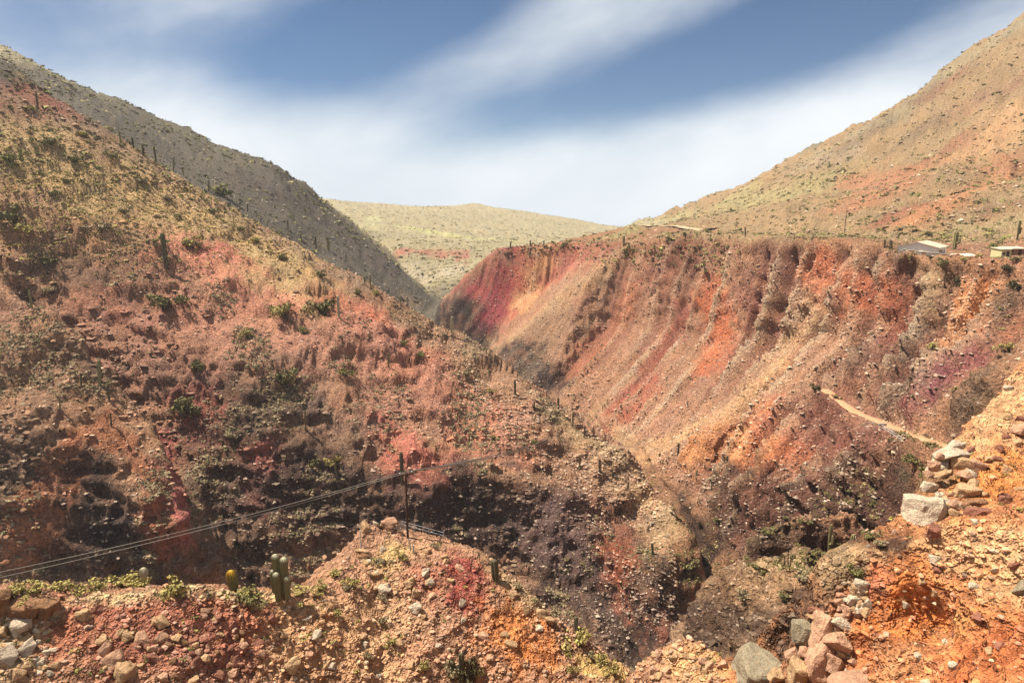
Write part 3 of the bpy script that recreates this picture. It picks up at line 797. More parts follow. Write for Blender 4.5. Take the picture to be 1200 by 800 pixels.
def box_vf(cx, cy, cz, sx, sy, sz):
    v = [(cx + a * sx / 2, cy + b * sy / 2, cz + c * sz / 2) for a in (-1, 1) for b in (-1, 1) for c in (-1, 1)]
    f = [(0,1,3,2), (4,6,7,5), (0,4,5,1), (2,3,7,6), (0,2,6,4), (1,5,7,3)]
    return v, f
def box(name, c, s, mat, parent=None):
    v, f = box_vf(*c, *s); return mesh_obj(name, v, f, mat, parent)
def tube_vf(path, rad, n=6, cap=True):
    """tube along a list of points; rad a number or a list"""
    path = [Vector(p) for p in path]; vs, fs = [], []
    for i, p in enumerate(path):
        d = (path[min(i + 1, len(path) - 1)] - path[max(i - 1, 0)]).normalized()
        a = d.cross(Vector((0, 0, 1)) if abs(d.z) < .9 else Vector((0, 1, 0))).normalized(); b = d.cross(a)
        rr = rad[i] if hasattr(rad, '__len__') else rad
        for k in range(n):
            t = 2 * math.pi * k / n; vs.append(p + (a * math.cos(t) + b * math.sin(t)) * rr)
    for i in range(len(path) - 1):
        for k in range(n):
            q = i * n + k; w = i * n + (k + 1) % n; fs.append((q, w, w + n, q + n))
    if cap: fs.append(tuple(range(n - 1, -1, -1))); fs.append(tuple(range((len(path) - 1) * n, len(path) * n)))
    return vs, fs

# ------------------------------------------------------------------ rocks
def hull_rock(seed, flat=1.0, npts=16, bev=.09, rough=0):
    rnd = random.Random(seed); bm = bmesh.new()
    for _ in range(npts):
        v = Vector((rnd.gauss(0, 1), rnd.gauss(0, 1), rnd.gauss(0, 1))).normalized()
        v = Vector((math.copysign(abs(v.x) ** .7, v.x), math.copysign(abs(v.y) ** .7, v.y), math.copysign(abs(v.z) ** .7, v.z) * flat))
        bm.verts.new(v * rnd.uniform(.8, 1.0))
    r_ = bmesh.ops.convex_hull(bm, input=bm.verts)
    bmesh.ops.delete(bm, geom=[g for g in set(r_["geom_interior"] + r_["geom_unused"]) if isinstance(g, bmesh.types.BMVert)], context='VERTS')
    if bev: bmesh.ops.bevel(bm, geom=bm.edges[:], offset=bev, segments=1, affect='EDGES', clamp_overlap=True)
    xs = [v.co for v in bm.verts]
    for ax in range(3):
        lo, hi = min(c[ax] for c in xs), max(c[ax] for c in xs)
        for c in xs: c[ax] = (c[ax] - (lo + hi) / 2) / (hi - lo)
    if rough:
        bmesh.ops.triangulate(bm, faces=bm.faces[:])
        bmesh.ops.subdivide_edges(bm, edges=bm.edges[:], cuts=rough, use_grid_fill=True)
        bmesh.ops.smooth_vert(bm, verts=bm.verts[:], factor=.35, use_axis_x=True, use_axis_y=True, use_axis_z=True)
        q = np.array([v.co[:] for v in bm.verts]); bm.normal_update()
        dd = fbm(q[:, 0] * 4 + seed, q[:, 1] * 4, q[:, 2] * 4, 3, 400 + seed, .6) * .055 + noise(q[:, 0] * 2.2, q[:, 1] * 2.2 + seed, q[:, 2] * 2.2, 410) * .05
        for v, d_ in zip(bm.verts, dd): v.co += v.normal * float(d_)
    me = bpy.data.meshes.new("rock"); bm.to_mesh(me); bm.free(); return me
ROCKS = {}
def rock_mesh(seed, colour, fine=False):
    key = (seed, colour, fine)
    if key not in ROCKS:
        me = hull_rock(seed, 1.0, 18 if fine else 13, 0.0 if fine else .05, 4 if fine else 1); me.materials.append(ROCK[colour]); ROCKS[key] = me
    return ROCKS[key]
rng = random.Random(5)
def put_rock(u, v, w, h, colour, name="rock", label=None, group=None, Yfb=None, seed=None, tilt=.25, sink=.18, fine=False, maxY=62):
    p, n = hit(u, v)
    if p[1] > maxY:
        if Yfb is None: return None
        p = np.array(P(u, v, Yfb))
    m = np.linalg.norm(p) / F
    o = inst(name, rock_mesh(rng.randrange(7) if seed is None else seed, colour, fine))
    W_, H_ = w * m, h * m
    o.scale = (W_ * 1.08, (W_ + H_) * rng.uniform(.42, .6), H_ * 1.08)
    o.rotation_euler = (rng.uniform(-tilt, tilt), rng.uniform(-tilt, tilt), rng.uniform(-.5, .5))
    nn = Vector(n); o.location = Vector(p) + nn * (.5 - sink) * min(W_, H_) * .5
    tag(o, label, "boulder" if name == "boulder" else "rock", group); return o

named = [  # u, v, width, height, colour, label, fallback distance
 (1087,604,40,30,'white',"large cream boulder jutting out below the pile of pale stones",37.5),
 (1114,536,34,15,'white',"broad white slab near the top of the stone pile by the trail",41.5),
 (1118,523,22,9,'white',"flat pale stone capping the stone pile where the trail ends",42),
 (1101,548,22,12,'white',"white wedge-shaped stone at the outer side of the stone pile",41),
 (1103,558,18,9,'tan',"tan stone tucked under the white wedge-shaped stone",40.5),
 (1130,546,18,14,'tan',"yellow-tan blocky stone in the middle of the stone pile",40.8),
 (1147,547,15,10,'pink',"pale pink stone resting against the orange bank above the tan block",40.5),
 (1135,559,18,10,'pink',"pink lozenge stone beneath the yellow-tan blocky stone",40),
 (1142,569,12,10,'tan',"small ochre stone between two larger stones in the pile",39.8),
 (1137,578,23,14,'tan',"big square tan block low in the stone pile",39.4),
 (1090,573,11,12,'white',"rounded pale stone on the outer rim above the cream boulder",39.6),
 (1102,585,8,11,'white',"upright small white stone above the cream boulder",39),
 (1141,591,22,8,'crust',"thin dark slab under the big square tan block",38.5),
 (1147,602,22,11,'red',"brown-red slab at the foot of the stone pile",37.8),
 (1102,623,16,13,'red',"dark red stone under the cream boulder",36),
 (1120,592,12,9,'pink',"pinkish stone left of the thin dark slab",38.6),
 (1013,686,12,11,'white',"white square stone on the crumbling rim of the orange bank",31.2),
 (1005,692,10,14,'tan',"tan stone leaning on the white square stone",31.3),
 (1001,703,14,11,'white',"pale rounded stone below the white square stone",31.3),
 (994,714,11,10,'pink',"pinkish white stone half way down the rock chute",31.4),
 (961,716,15,7,'red',"long red stone at the head of the lower rock chute",32.3),
 (957,722,15,9,'tan',"flat tan stone under the long red stone",32.2),
 (942,740,24,28,'grey',"grey-green upright boulder in the lower rock chute",32),
 (967,738,20,36,'pink',"tall pink boulder standing in the lower rock chute",31.5),
 (986,731,20,11,'white',"white lens-shaped stone beside the tall pink boulder",31.3),
 (983,754,26,19,'pink',"broken pink block below the white lens-shaped stone",30.8),
 (962,776,24,46,'pink',"tallest pinkish pillar stone at the foot of the rock chute",30.5),
 (904,787,56,38,'grey',"largest smooth grey-green boulder beside the sandy mound",31.5),
 (945,788,22,26,'tan',"yellowish boulder between the grey boulder and the pillar stone",30.8),
 (931,771,15,20,'pink',"pink stone on the shoulder of the largest grey boulder",31.4),
 (919,793,22,9,'tan',"flat tan stone lying against the largest grey boulder",30.6),
 (978,775,18,16,'pink',"layered pink stone right of the pillar stone",30.2),
 (1012,797,62,10,'pink',"long flat pinkish slab below the orange hollow",27.6),
 (1197,690,12,15,'grey',"grey stone stuck in the bank beside the orange hollow",25.8),
 (1197,505,14,9,'pink',"pink stone high in the orange bank above the trail end",41),
 (28,714,26,22,'crust',"lumpy brown block of cemented gravel at the ledge end",38.2),
 (53,712,20,20,'crust',"second lumpy block of cemented gravel beside the red bank",38.8),
 (3,706,16,26,'crust',"dark block of cemented gravel with yellow weeds on it",37.6),
 (21,737,14,16,'white',"rounded pale stone under the lumpy cemented block",37),
 (31,762,13,16,'white',"white oval stone in the pale rubble beside the red bank",36),
 (6,772,16,18,'white',"angular whitish stone in the pale rubble beside the red bank",35.5),
 (430,621,13,14,'tan',"round tan boulder at the top of the stone steps",56),
 (441,614,7,7,'white',"small white stone beside the round tan boulder",56.5),
 (456,612,18,12,'pink',"broad pink boulder crowning the ledge beside the utility pole",57),
 (446,618,8,8,'tan',"small tan stone under the broad pink boulder",56.3),
 (133,775,18,20,'pink',"big pinkish stone standing out of the red bank",37.5),
 (124,762,10,16,'pink',"upright rose stone above the big pinkish stone",38),
 (148,789,16,22,'tan',"leaning tan slab below the big pinkish stone",37),
 (189,749,12,10,'pink',"rose cube-like stone in the purple-red part of the bank",39),
 (166,750,16,10,'pink',"flat pale pink slab in the middle of the red bank",38.8),
 (183,728,9,6,'tan',"small yellow stone high in the red bank",40),
 (345,778,15,16,'tan',"round ochre stone low on the gravelly bank",40),
 (486,713,14,12,'white',"pale stone alone in the gravelly bank under the steps",48),
 (600,697,10,8,'tan',"tan stone on the edge above the dark gorge",51),
 (642,727,12,9,'tan',"pale tan stone on the lower edge above the dark gorge",50),
]
for u, v, w, h, c, lab, yf in named:
    big = w * h > 300
    put_rock(u, v, w, h, c, "boulder" if w * h > 550 else "rock", lab, None, yf, fine=big, tilt=.18)

def scatter_rocks(n, region, smin, smax, colours, label, group, yf=None):
    """region: list of (u0,v0,u1,v1) boxes of bank that the stones stick out of"""
    k = 0; tries = 0
    while k < n and tries < n * 6:
        tries += 1
        a = rng.choice(region); u, v = rng.uniform(a[0], a[2]), rng.uniform(a[1], a[3])
        s = smin + (smax - smin) * rng.random() ** 2.6
        c = rng.choice(colours); word = {'pink': 'rosy', 'white': 'whitish', 'tan': 'tan', 'grey': 'grey', 'red': 'dark red', 'crust': 'brown'}[c]
        if s > smin + .55 * (smax - smin): word = 'larger ' + word
        if put_rock(u, v, s * rng.uniform(.85, 1.35), s * rng.uniform(.6, 1.05), c, "rock", word + " " + label, word + " " + group, yf, tilt=.7, sink=.55): k += 1
scatter_rocks(85, [(60,715,330,798), (150,740,330,798)], 6, 12, ['pink','red','red','tan','tan','crust'], "angular stone sticking out of the red bank of the ledge", "stones in the red bank")
scatter_rocks(34, [(0,725,60,798)], 6, 12, ['white','tan','tan','crust'], "stone in the whitish rubble at the end of the ledge", "stones in the pale rubble")
scatter_rocks(60, [(330,700,640,798), (420,640,540,700)], 7, 12, ['tan','white','tan','pink'], "stone lying on the tan gravel slope of the ledge", "stones on the gravel slope")
scatter_rocks(30, [(1080,535,1150,612)], 7, 13, ['tan','white','pink','crust'], "small stone filling the pile beside the end of the trail", "stones of the upper pile", 39)
scatter_rocks(34, [(935,730,1000,798), (985,690,1020,725)], 7, 13, ['pink','white','tan'], "small stone filling the lower rock chute under the orange bank", "stones of the lower chute")
scatter_rocks(36, [(1050,640,1198,798), (1120,450,1198,600)], 7, 12, ['tan','white','red'], "stone stuck in the crumbling orange bank", "stones in the orange bank")
scatter_rocks(16, [(760,765,860,798)], 7, 12, ['tan','white','pink'], "stone on the small sandy mound in front of the gorge", "stones on the sandy mound")

# ------------------------------------------------------------------ cacti
def ribbed(h, rad, ribs=11, seg=9, bend=0.0, base=.8):
    """ribbed column with a domed crown, standing on the origin"""
    vs, fs = [], []; n = ribs * 2
    d0 = max(.3, 1 - rad * 1.15 / h)                     # the crown is a dome as high as it is wide
    ts = list(np.linspace(0, d0, seg)) + [d0 + (1 - d0) * q for q in (.35, .62, .82, .94, 1.0)]
    for t in ts:
        rr = rad * (base + (1 - base) * min(1, t * 2.2)) * (1.0 if t <= d0 else math.sqrt(max(0.0, 1 - ((t - d0) / (1 - d0)) ** 2)) + .02)
        ox = bend * t * t * h
        for k in range(n):
            a = 2 * math.pi * k / n; q = rr * (1.0 if k % 2 == 0 else .72)
            vs.append((ox + q * math.cos(a), q * math.sin(a), t * h))
    for i in range(len(ts) - 1):
        for k in range(n):
            a = i * n + k; b = i * n + (k + 1) % n; fs.append((a, b, b + n, a + n))
    fs.append(tuple(range((len(ts) - 1) * n, len(ts) * n)))
    return vs, fs
def arm_vf(r0, out, h0, rise, ang, ribs=9):
    n = ribs * 2; path = []
    for t in np.linspace(0, 1, 5): a = t * math.pi / 2; path.append(Vector((r0 * .3 + out * math.sin(a), 0, h0 + out * .8 * (1 - math.cos(a)))))
    for t in np.linspace(.2, 1, 5): path.append(Vector((r0 * .3 + out, 0, h0 + out * .8 + rise * t)))
    rad = [r0 * .75] * (len(path) - 2) + [r0 * .66, r0 * .15]
    vs, fs = [], []
    for i, p in enumerate(path):
        d = (path[min(i + 1, len(path) - 1)] - path[max(i - 1, 0)]).normalized(); a = Vector((0, 1, 0)); b = d.cross(a)
        for k in range(n):
            t = 2 * math.pi * k / n; q = rad[i] * (1 if k % 2 == 0 else .8); vs.append(p + (a * math.cos(t) + b * math.sin(t)) * q)
    for i in range(len(path) - 1):
        for k in range(n):
            q = i * n + k; w = i * n + (k + 1) % n; fs.append((q, w, w + n, q + n))
    fs.append(tuple(range((len(path) - 1) * n, len(path) * n)))
    rz = Matrix.Rotation(ang, 4, 'Z'); return [rz @ v for v in vs], fs
CM = {}
def cact_mesh(kind, mat):
    """unit-height meshes shared by the far cacti"""
    key = (kind, mat.name)
    if key not in CM:
        v, f = ribbed(1.0, {0: .075, 1: .06, 2: .09}[kind], 8 if kind else 10, 6, {0: 0, 1: .05, 2: -.03}[kind])
        me = bpy.data.meshes.new("stem"); me.from_pydata(v, [], f); me.materials.append(mat); CM[key] = me
    return CM[key]
ARM = {}
def arm_mesh(kind, mat):
    key = (kind, mat.name)
    if key not in ARM:
        v, f = arm_vf(.07, .13, .38 if kind == 0 else .5, .25 if kind == 0 else .16, 0, 6)
        me = bpy.data.meshes.new("arm"); me.from_pydata([tuple(q) for q in v], [], f); me.materials.append(mat); ARM[key] = me
    return ARM[key]
def cactus(u, v, hpx, label, group=None, arms=0, mat=None, fat=1.0, Yfb=None, maxY=1e9):
    p, n = hit(u, v)
    if Yfb and abs(p[1] - Yfb) > 12: p = np.array(P(u, v, Yfb)); p[2] = ground(p[0], p[1]) if abs(ground(p[0], p[1]) - p[2]) < 3 else p[2]
    m = np.linalg.norm(p) / F; h = hpx * m * 1.04
    t = thing("cactus", (p[0], p[1], p[2] - .06 * h), rng.uniform(0, 6.28), label, "cactus", group)
    t.rotation_euler = (rng.gauss(0, .04), rng.gauss(0, .04), t.rotation_euler[2])
    mat = mat or M_CACT
    s = inst("stem", cact_mesh(rng.randrange(3), mat), t); s.scale = (h * fat, h * fat, h * 1.06)
    for a in range(arms):
        q = inst("arm", arm_mesh(a % 2, mat), t); q.scale = (h * fat, h * fat, h); q.rotation_euler = (0, 0, a * 2.4 + .3)
    return t

# the golden cactus, the clump and the ball cactus on the ledge
def ledge_pt(u, v, Yfb):
    p, n = hit(u, v)
    if p[1] > 70: p = np.array(P(u, v, Yfb)); 
    return p
p = ledge_pt(275, 693, 43.5); m = np.linalg.norm(p) / F
t = thing("cactus", p - np.array([0, 0, .1]), 0, "golden spiny column cactus standing alone on the ledge", "cactus")
v_, f_ = ribbed(25 * m, 5.2 * m, 14, 9, -.06, .82); mesh_obj("stem", v_, f_, M_CACT, t)
v_, f_ = ribbed(11 * m, 5.3 * m, 14, 7, -.02, .9); ob = mesh_obj("spine_crown", [(x - 1.3 * m, y, z + 14.6 * m) for x, y, z in v_], f_, M_CGOLD, t)
p = ledge_pt(330, 697, 45); m = np.linalg.norm(p) / F
t = thing("cactus", p - np.array([0, 0, .12]), 0, "clump of green ribbed columns with pale tips on the ledge", "cactus")
for dx, dy, hh, rr in ((-5, .2, 43, 4.0), (3, 0, 41, 4.3), (-2, -.5, 28, 3.6), (7, -.3, 22, 3.2), (-9, .1, 26, 2.6)):
    v_, f_ = ribbed((hh + 3) * m, rr * m, 11, 9, .02 * (1 if dx > 0 else -1), .85)
    st = mesh_obj("stem", [(x + dx * m, y + dy, z) for x, y, z in v_], f_, M_CACT, t)
    v2, f2 = ribbed(5 * m, rr * 1.03 * m, 11, 5, 0, .9)
    bx = .02 * (1 if dx > 0 else -1) * (hh + 3) * m
    mesh_obj("spine_tip", [(x + dx * m + bx, y + dy, z + (hh - 1.6) * m) for x, y, z in v2], f2, M_CPALE, st)
p = ledge_pt(169, 676, 44); m = np.linalg.norm(p) / F
t = thing("cactus", p - np.array([0, 0, .05]), 0, "small pale ball cactus peeping over the weeds of the ledge", "cactus")
v_, f_ = ribbed(11 * m, 4.3 * m, 12, 8, 0, .6); mesh_obj("stem", v_, f_, M_CPALE, t)
cactus(579, 679, 22, "dark stubby cactus on the edge above the dark gorge", mat=M_CDARK, fat=2.0, Yfb=52)
p = hit(540, 797)[0]; m = np.linalg.norm(p) / F
t = thing("cactus", p - np.array([0, 0, .1]), 0, "dark candelabra cactus among shrubs low on the gravel slope", "cactus")
for dx, hh, rr, bn in ((0, 34, 3.2, 0), (-7, 24, 2.6, -.12), (6, 26, 2.6, .1), (-3, 20, 2.4, -.1)):
    v_, f_ = ribbed(hh * m, rr * m, 9, 8, bn, .8); mesh_obj("stem", [(x + dx * m, y, z) for x, y, z in v_], f_, M_CDARK, t)
cactus(675, 740, 17, "thin dark cactus at the foot of the ledge above the gorge", mat=M_CDARK, fat=1.4)
t = cactus(970, 656, 32, "tall cactus with short side arms on the brown mound", arms=2, fat=.75, mat=M_CACT, Yfb=95)
cactus(994, 659, 24, "smaller armless cactus beside the tall one on the mound", fat=.95, Yfb=95)
cactus(983, 656, 10, "tiny pale cactus between the two cacti on the mound", fat=1.2, mat=M_CPALE, Yfb=95)
cactus(195, 313, 34, "lone tall brown cactus on the reddish mountainside", fat=.8, mat=M_CDARK)
cactus(472, 567, 37, "tall brown cactus on the red slope behind the utility pole", fat=.62, mat=M_CDARK)
cactus(529, 391, 20, "tall whitish cactus on the ridge against the dark canyon rock", fat=1.2, mat=M_CPALE)
cactus(396, 372, 24, "whitish cactus beside the round green shrub on the mountainside", fat=.8, mat=M_CPALE)
g = "cacti along the ridge of the left mountainside"; lab = "thin dark cactus along the ridge of the left mountainside"
for u, v, h in ((45,126,12), (142,170,13), (157,174,10), (168,182,10), (183,191,16), (204,200,13), (215,206,9), (244,224,11), (290,248,8), (338,270,11), (353,283,9), (371,291,13), (385,293,15), (405,308,9), (427,333,8), (434,338,15), (456,345,9), (470,356,8)):
    cactus(u, v, h, lab, g, rng.choice((0, 0, 1)), rng.choice((M_CACT, M_CDARK)), .95)
g = "cacti down the lower spur of the left mountainside"; lab = "cactus on the stony lower spur that runs down to the gorge"
for u, v, h in ((603,462,17), (626,480,10), (652,480,14), (670,500,18), (684,512,13), (679,548,15), (703,553,16), (718,560,11), (735,575,12), (768,650,14), (660,530,9), (593,487,8)):
    cactus(u, v, h, lab, g, rng.choice((0, 0, 1)), rng.choice((M_CACT, M_CDARK)), 1.0)
g = "cacti on the shaded lower mountainside"; lab = "greyish cactus on the shaded rocky lower part of the left mountainside"
for u, v, h in ((40,362,18), (118,452,26), (128,470,16), (358,505,24), (395,556,24), (300,470,12), (95,455,12), (412,440,12), (70,480,12), (130,500,14), (455,430,16), (420,470,10)):
    cactus(u, v, h, lab, g, 0, rng.choice((M_CACT, M_CDARK)), .75)
g = "cacti on the rim of the plateau"; lab = "small cactus on the rim of the plateau above the red wall"
for u, v, h in ((598,291,8), (621,291,9), (637,290,8), (660,290,6), (732,288,11), (700,289,6), (873,277,10), (930,280,6), (1037,290,8), (1042,291,9), (1047,292,9)):
    cactus(u, v, h, lab, g, 0, rng.choice((M_CACT, M_CDARK)), 1.3)
cactus(1118, 292, 17, "bushy cactus with arms behind the white house", arms=2, fat=1.3)
cactus(1192, 281, 17, "tall dark cactus at the foot of the right mountain", arms=1, fat=.6, mat=M_CDARK)
g = "cacti at the mouth of the side gorge"; lab = "cactus on the broken slope at the mouth of the side gorge"
for u, v, h in ((795,534,15), (856,548,13), (875,562,12), (931,560,10), (812,560,10), (772,540,10), (905,548,8), (837,575,12), (820,700,12)):
    cactus(u, v, h, lab, g, 0, rng.choice((M_CACT, M_CDARK)), 1.0)

# ------------------------------------------------------------------ shrubs
def leaf_cloud(n, seed, size=.09, flat=.75, lumps=7):
    """leaves spread through a lumpy crown of unit width; returns vertices, faces, tone per vertex"""
    rs = np.random.RandomState(seed); ce = rs.normal(0, .22, (lumps, 3)); ce[:, 2] = np.abs(ce[:, 2]) * .9 + .22
    ce[:, :2] *= 1.25; ra = rs.uniform(.16, .30, lumps)
    k = rs.randint(0, lumps, n); d = rs.normal(0, 1, (n, 3)); d /= np.linalg.norm(d, axis=1)[:, None]
    c = ce[k] + d * (ra[k] * rs.uniform(.55, 1.12, n))[:, None]; c[:, 2] = np.maximum(c[:, 2] * flat, .02)
    a = rs.normal(0, 1, (n, 3)); a /= np.linalg.norm(a, axis=1)[:, None]
    b = np.cross(a, d); b /= np.linalg.norm(b, axis=1)[:, None] + 1e-6
    s = size * rs.uniform(.6, 1.3, n)[:, None]
    v = np.stack([c - a * s * .5, c + b * s * .35, c + a * s * .6, c - b * s * .35], 1).reshape(-1, 3)
    f = [tuple(range(i * 4, i * 4 + 4)) for i in range(n)]
    tone = np.repeat(rs.uniform(.6, 1.35, n), 4)
    return v, f, tone
SH = {}
def shrub_mesh(kind, hue):
    key = (kind, hue)
    if key not in SH:
        rgb = {'green': (114,106,66), 'yellow': (160,144,86), 'grey': (146,130,98), 'dark': (84,76,50), 'fresh': (124,120,70)}[hue]
        v, f, tone = leaf_cloud(420, 900 + kind, .11, .8); c = lin(*rgb, .8)
        me = bpy.data.meshes.new("foliage"); me.from_pydata([tuple(q) for q in v.astype(float)], [], f)
        a = me.attributes.new("Col", 'FLOAT_COLOR', 'POINT'); a.data.foreach_set("color", np.concatenate([tone[:, None] * c, np.ones((len(v), 1))], 1).astype(np.float32).ravel())
        me.materials.append(M_LEAF)
        vs, fs = [], []
        rs = random.Random(kind)
        for i in range(6):
            an = rs.uniform(0, 6.28); q = rs.uniform(.15, .35)
            v2, f2 = tube_vf([(0, 0, -.1), (q * .4 * math.cos(an), q * .4 * math.sin(an), .18), (q * math.cos(an), q * math.sin(an), .42)], [.03, .02, .008], 4)
            o = len(vs); vs += v2; fs += [tuple(j + o for j in ff) for ff in f2]
        m2 = bpy.data.meshes.new("stems"); m2.from_pydata([tuple(q) for q in vs], [], fs); m2.materials.append(M_STEM)
        SH[key] = (me, m2)
    return SH[key]
def shrub(u, v, w, h, hue, label, group=None, Yfb=None, maxY=None):
    """u,v: foot of the shrub"""
    p, n = hit(u, v)
    if Yfb and p[1] > Yfb + 14: p = np.array(P(u, v, Yfb))
    m = np.linalg.norm(p) / F
    if group: word = {'green': 'green', 'yellow': 'yellowish', 'grey': 'greyish', 'dark': 'dark', 'fresh': 'bright green'}[hue]; label = word + " " + label; group = word + " " + group
    t = thing("shrub", p, rng.uniform(0, 6.28), label, "shrub", group); a, b = shrub_mesh(rng.randrange(4), hue)
    f = inst("foliage", a, t); f.scale = (w * m, w * m, h * m * 1.35); s = inst("stems", b, t); s.scale = (w * m, w * m, h * m * 1.35)
    return t
shrub(260, 229, 24, 14, 'fresh', "round bright green bush near the top of the mountainside")
shrub(383, 370, 34, 26, 'green', "largest round green shrub on the mountainside beside the whitish cactus")
shrub(190, 362, 34, 22, 'green', "wide green shrub below the lone tall brown cactus")
shrub(336, 374, 26, 26, 'yellow', "yellowish shrub beside the bright pink patch of the mountainside")
shrub(216, 488, 34, 26, 'green', "olive shrub over the deep red patch above the cliff")
shrub(336, 450, 26, 22, 'green', "green shrub above the dark cliff in the middle of the mountainside")
shrub(18, 262, 30, 20, 'green', "dark green shrub on the upper reddish mountainside")
g = "shrubs on the mountainside"; lab = "small shrub scattered on the dry left mountainside"
for u, v, w, h in ((35,272,24,14), (120,272,22,12), (225,290,24,14), (300,285,14,9), (60,170,18,9), (90,190,16,8), (145,250,14,8), (210,255,12,7), (165,215,14,7), (60,230,14,8), (12,190,20,10), (100,160,14,7),
                   (250,250,12,7), (180,285,14,8), (280,270,12,7), (330,305,14,9), (375,325,14,10), (420,345,12,8), (300,432,18,12), (405,440,16,12), (385,545,20,14), (440,345,10,7), (50,310,22,14), (290,395,18,12), (355,390,14,9),
                   (470,405,12,9), (495,418,12,9), (545,440,12,8), (575,460,10,8), (230,435,20,14), (60,345,18,10), (270,515,16,10), (625,520,12,9), (580,515,10,8), (370,545,18,14), (30,130,14,7), (75,215,13,7), (195,235,12,7), (130,185,13,7)):
    shrub(u, v, w, h, rng.choice(('green', 'yellow', 'fresh', 'grey')), lab, g)
g = "weeds along the ledge"; lab = "weed clump along the back of the foreground ledge"
for u, v, w, h in ((25,692,20,12), (45,694,22,12), (70,693,24,11), (90,693,24,11), (112,692,20,10), (143,688,28,13), (160,688,24,12), (172,688,18,11), (288,697,18,9), (354,694,22,9), (375,690,18,10), (395,675,16,10)):
    shrub(u, v, w, h, 'yellow', lab, g, 44)
shrub(207, 697, 30, 21, 'yellow', "rounded olive shrub on the crest of the red bank", None, 42)
shrub(301, 702, 32, 17, 'green', "low green shrub between the golden cactus and the cactus clump", None, 44)
shrub(412, 690, 18, 14, 'yellow', "greenish tuft at the bend of the ledge below the steps", None, 50)
shrub(682, 758, 32, 18, 'yellow', "wide yellow-green shrub at the lower end of the ledge", None, 52)
shrub(703, 776, 18, 13, 'yellow', "small round shrub below the wide yellow-green shrub", None, 50)
shrub(555, 798, 30, 30, 'dark', "dark green shrub around the candelabra cactus", None, 46)
shrub(528, 798, 22, 26, 'grey', "greyish shrub beside the candelabra cactus", None, 46)
g = "tufts on the gravel slope"; lab = "small dry tuft on the tan gravel slope of the ledge"
for u, v, w, h in ((452,662,14,9), (440,660,12,8), (470,655,14,9), (511,640,10,6), (408,692,14,10), (451,702,12,9), (450,730,12,10), (456,756,14,12), (497,788,15,16), (667,768,11,10), (668,786,12,10), (720,793,16,16), (690,770,9,8), (605,690,12,8), (625,706,10,7), (560,790,12,10), (430,770,10,8), (395,720,12,7), (370,700,12,7)):
    shrub(u, v, w, h, rng.choice(('yellow', 'grey', 'grey')), lab, g, 48)
g = "bushes around the side gorge"; lab = "bush on the broken ground around the side gorge"
for u, v, w, h in ((805,672,30,20), (935,682,24,14), (1003,675,20,12), (885,668,18,9), (950,652,18,8), (1020,630,18,9), (900,625,18,9), (940,613,16,7), (980,640,14,7), (870,700,18,12), (1030,640,14,8), (1075,545,20,14), (1085,560,18,14), (840,612,12,9), (920,700,16,9)):
    shrub(u, v, w, h, rng.choice(('green', 'green', 'grey')), lab, g)
g = "bushes below the rim of the plateau"; lab = "bush on the stony bank below the houses"
for u, v, w, h in ((1107,312,13,10), (1111,332,11,9), (1067,303,8,6), (1093,304,7,5), (1190,338,14,10), (1187,318,10,9), (1120,336,8,6), (955,457,14,8), (980,468,10,7), (1100,410,14,9), (1110,416,12,7), (1180,410,14,10), (1135,305,8,5), (1190,306,10,5), (1150,302,8,5)):
    shrub(u, v, w, h, rng.choice(('green', 'dark', 'yellow')), lab, g)
# ------------------------------------------------------------------ houses on the plateau
def house():
    p, n = hit(1080, 300); b = np.array(P(1079, 299, 200)); b[2] = ground(b[0], b[1]) - .1
    t = thing("house", b, math.radians(48), "white house with a wide pale low-pitched roof on the plateau", "house")
    L, Wd, H, R = 12.0, 10.5, 2.7, 1.35           # length (x), gable width (y), wall, ridge rise
    # walls as one shell with gables
    v = [(-L/2,-Wd/2,-1), (L/2,-Wd/2,-1), (L/2,Wd/2,-1), (-L/2,Wd/2,-1), (-L/2,-Wd/2,H), (L/2,-Wd/2,H), (L/2,Wd/2,H), (-L/2,Wd/2,H), (-L/2,0,H+R), (L/2,0,H+R)]
    f = [(0,1,5,4), (2,3,7,6), (1,2,6,9,5), (3,0,4,8,7), (4,5,9,8), (6,7,8,9)]
    mesh_obj("wall", v, f, M_WALL, t)
    ov, th = .55, .12
    for s, nm in ((-1, "roof"), (1, "roof")):
        y0, z0 = s * (Wd/2 + ov), H - ov * R / (Wd/2)
        q = [(-L/2-ov, y0, z0+.03), (L/2+ov, y0, z0+.03), (L/2+ov, 0, H+R+.03), (-L/2-ov, 0, H+R+.03)]
        vv = q + [(x, y, z + th) for x, y, z in q]
        ff = [(0,1,2,3), (4,7,6,5), (0,4,5,1), (1,5,6,2), (2,6,7,3), (3,7,4,0)]
        mesh_obj(nm, vv, ff, M_ROOF, t)
    for x, w, h, mt, nm in ((-3.2, 1.0, 2.0, M_DARKDOOR, "door"), (.2, 1.2, 2.0, M_PINKDOOR, "door"), (3.2, 1.1, 2.0, M_DARKDOOR, "door")):
        d = box(nm, (x, -Wd/2 - .03, h / 2), (w, .08, h), mt, t); box("handle", (x + w * .35, -Wd/2 - .09, 1.0), (.06, .06, .16), M_METAL, d)
    for y in (-1.6,):
        w_ = box("window", (-L/2 - .03, y, 1.1), (.08, 1.1, .9), M_DARKDOOR, t); box("pane", (-L/2 - .08, y, 1.1), (.04, .9, .7), M_GLASS, w_)
    box("window", (-1.5, -Wd/2 - .03, 1.4), (.8, .08, .8), M_GLASS, t)
house()
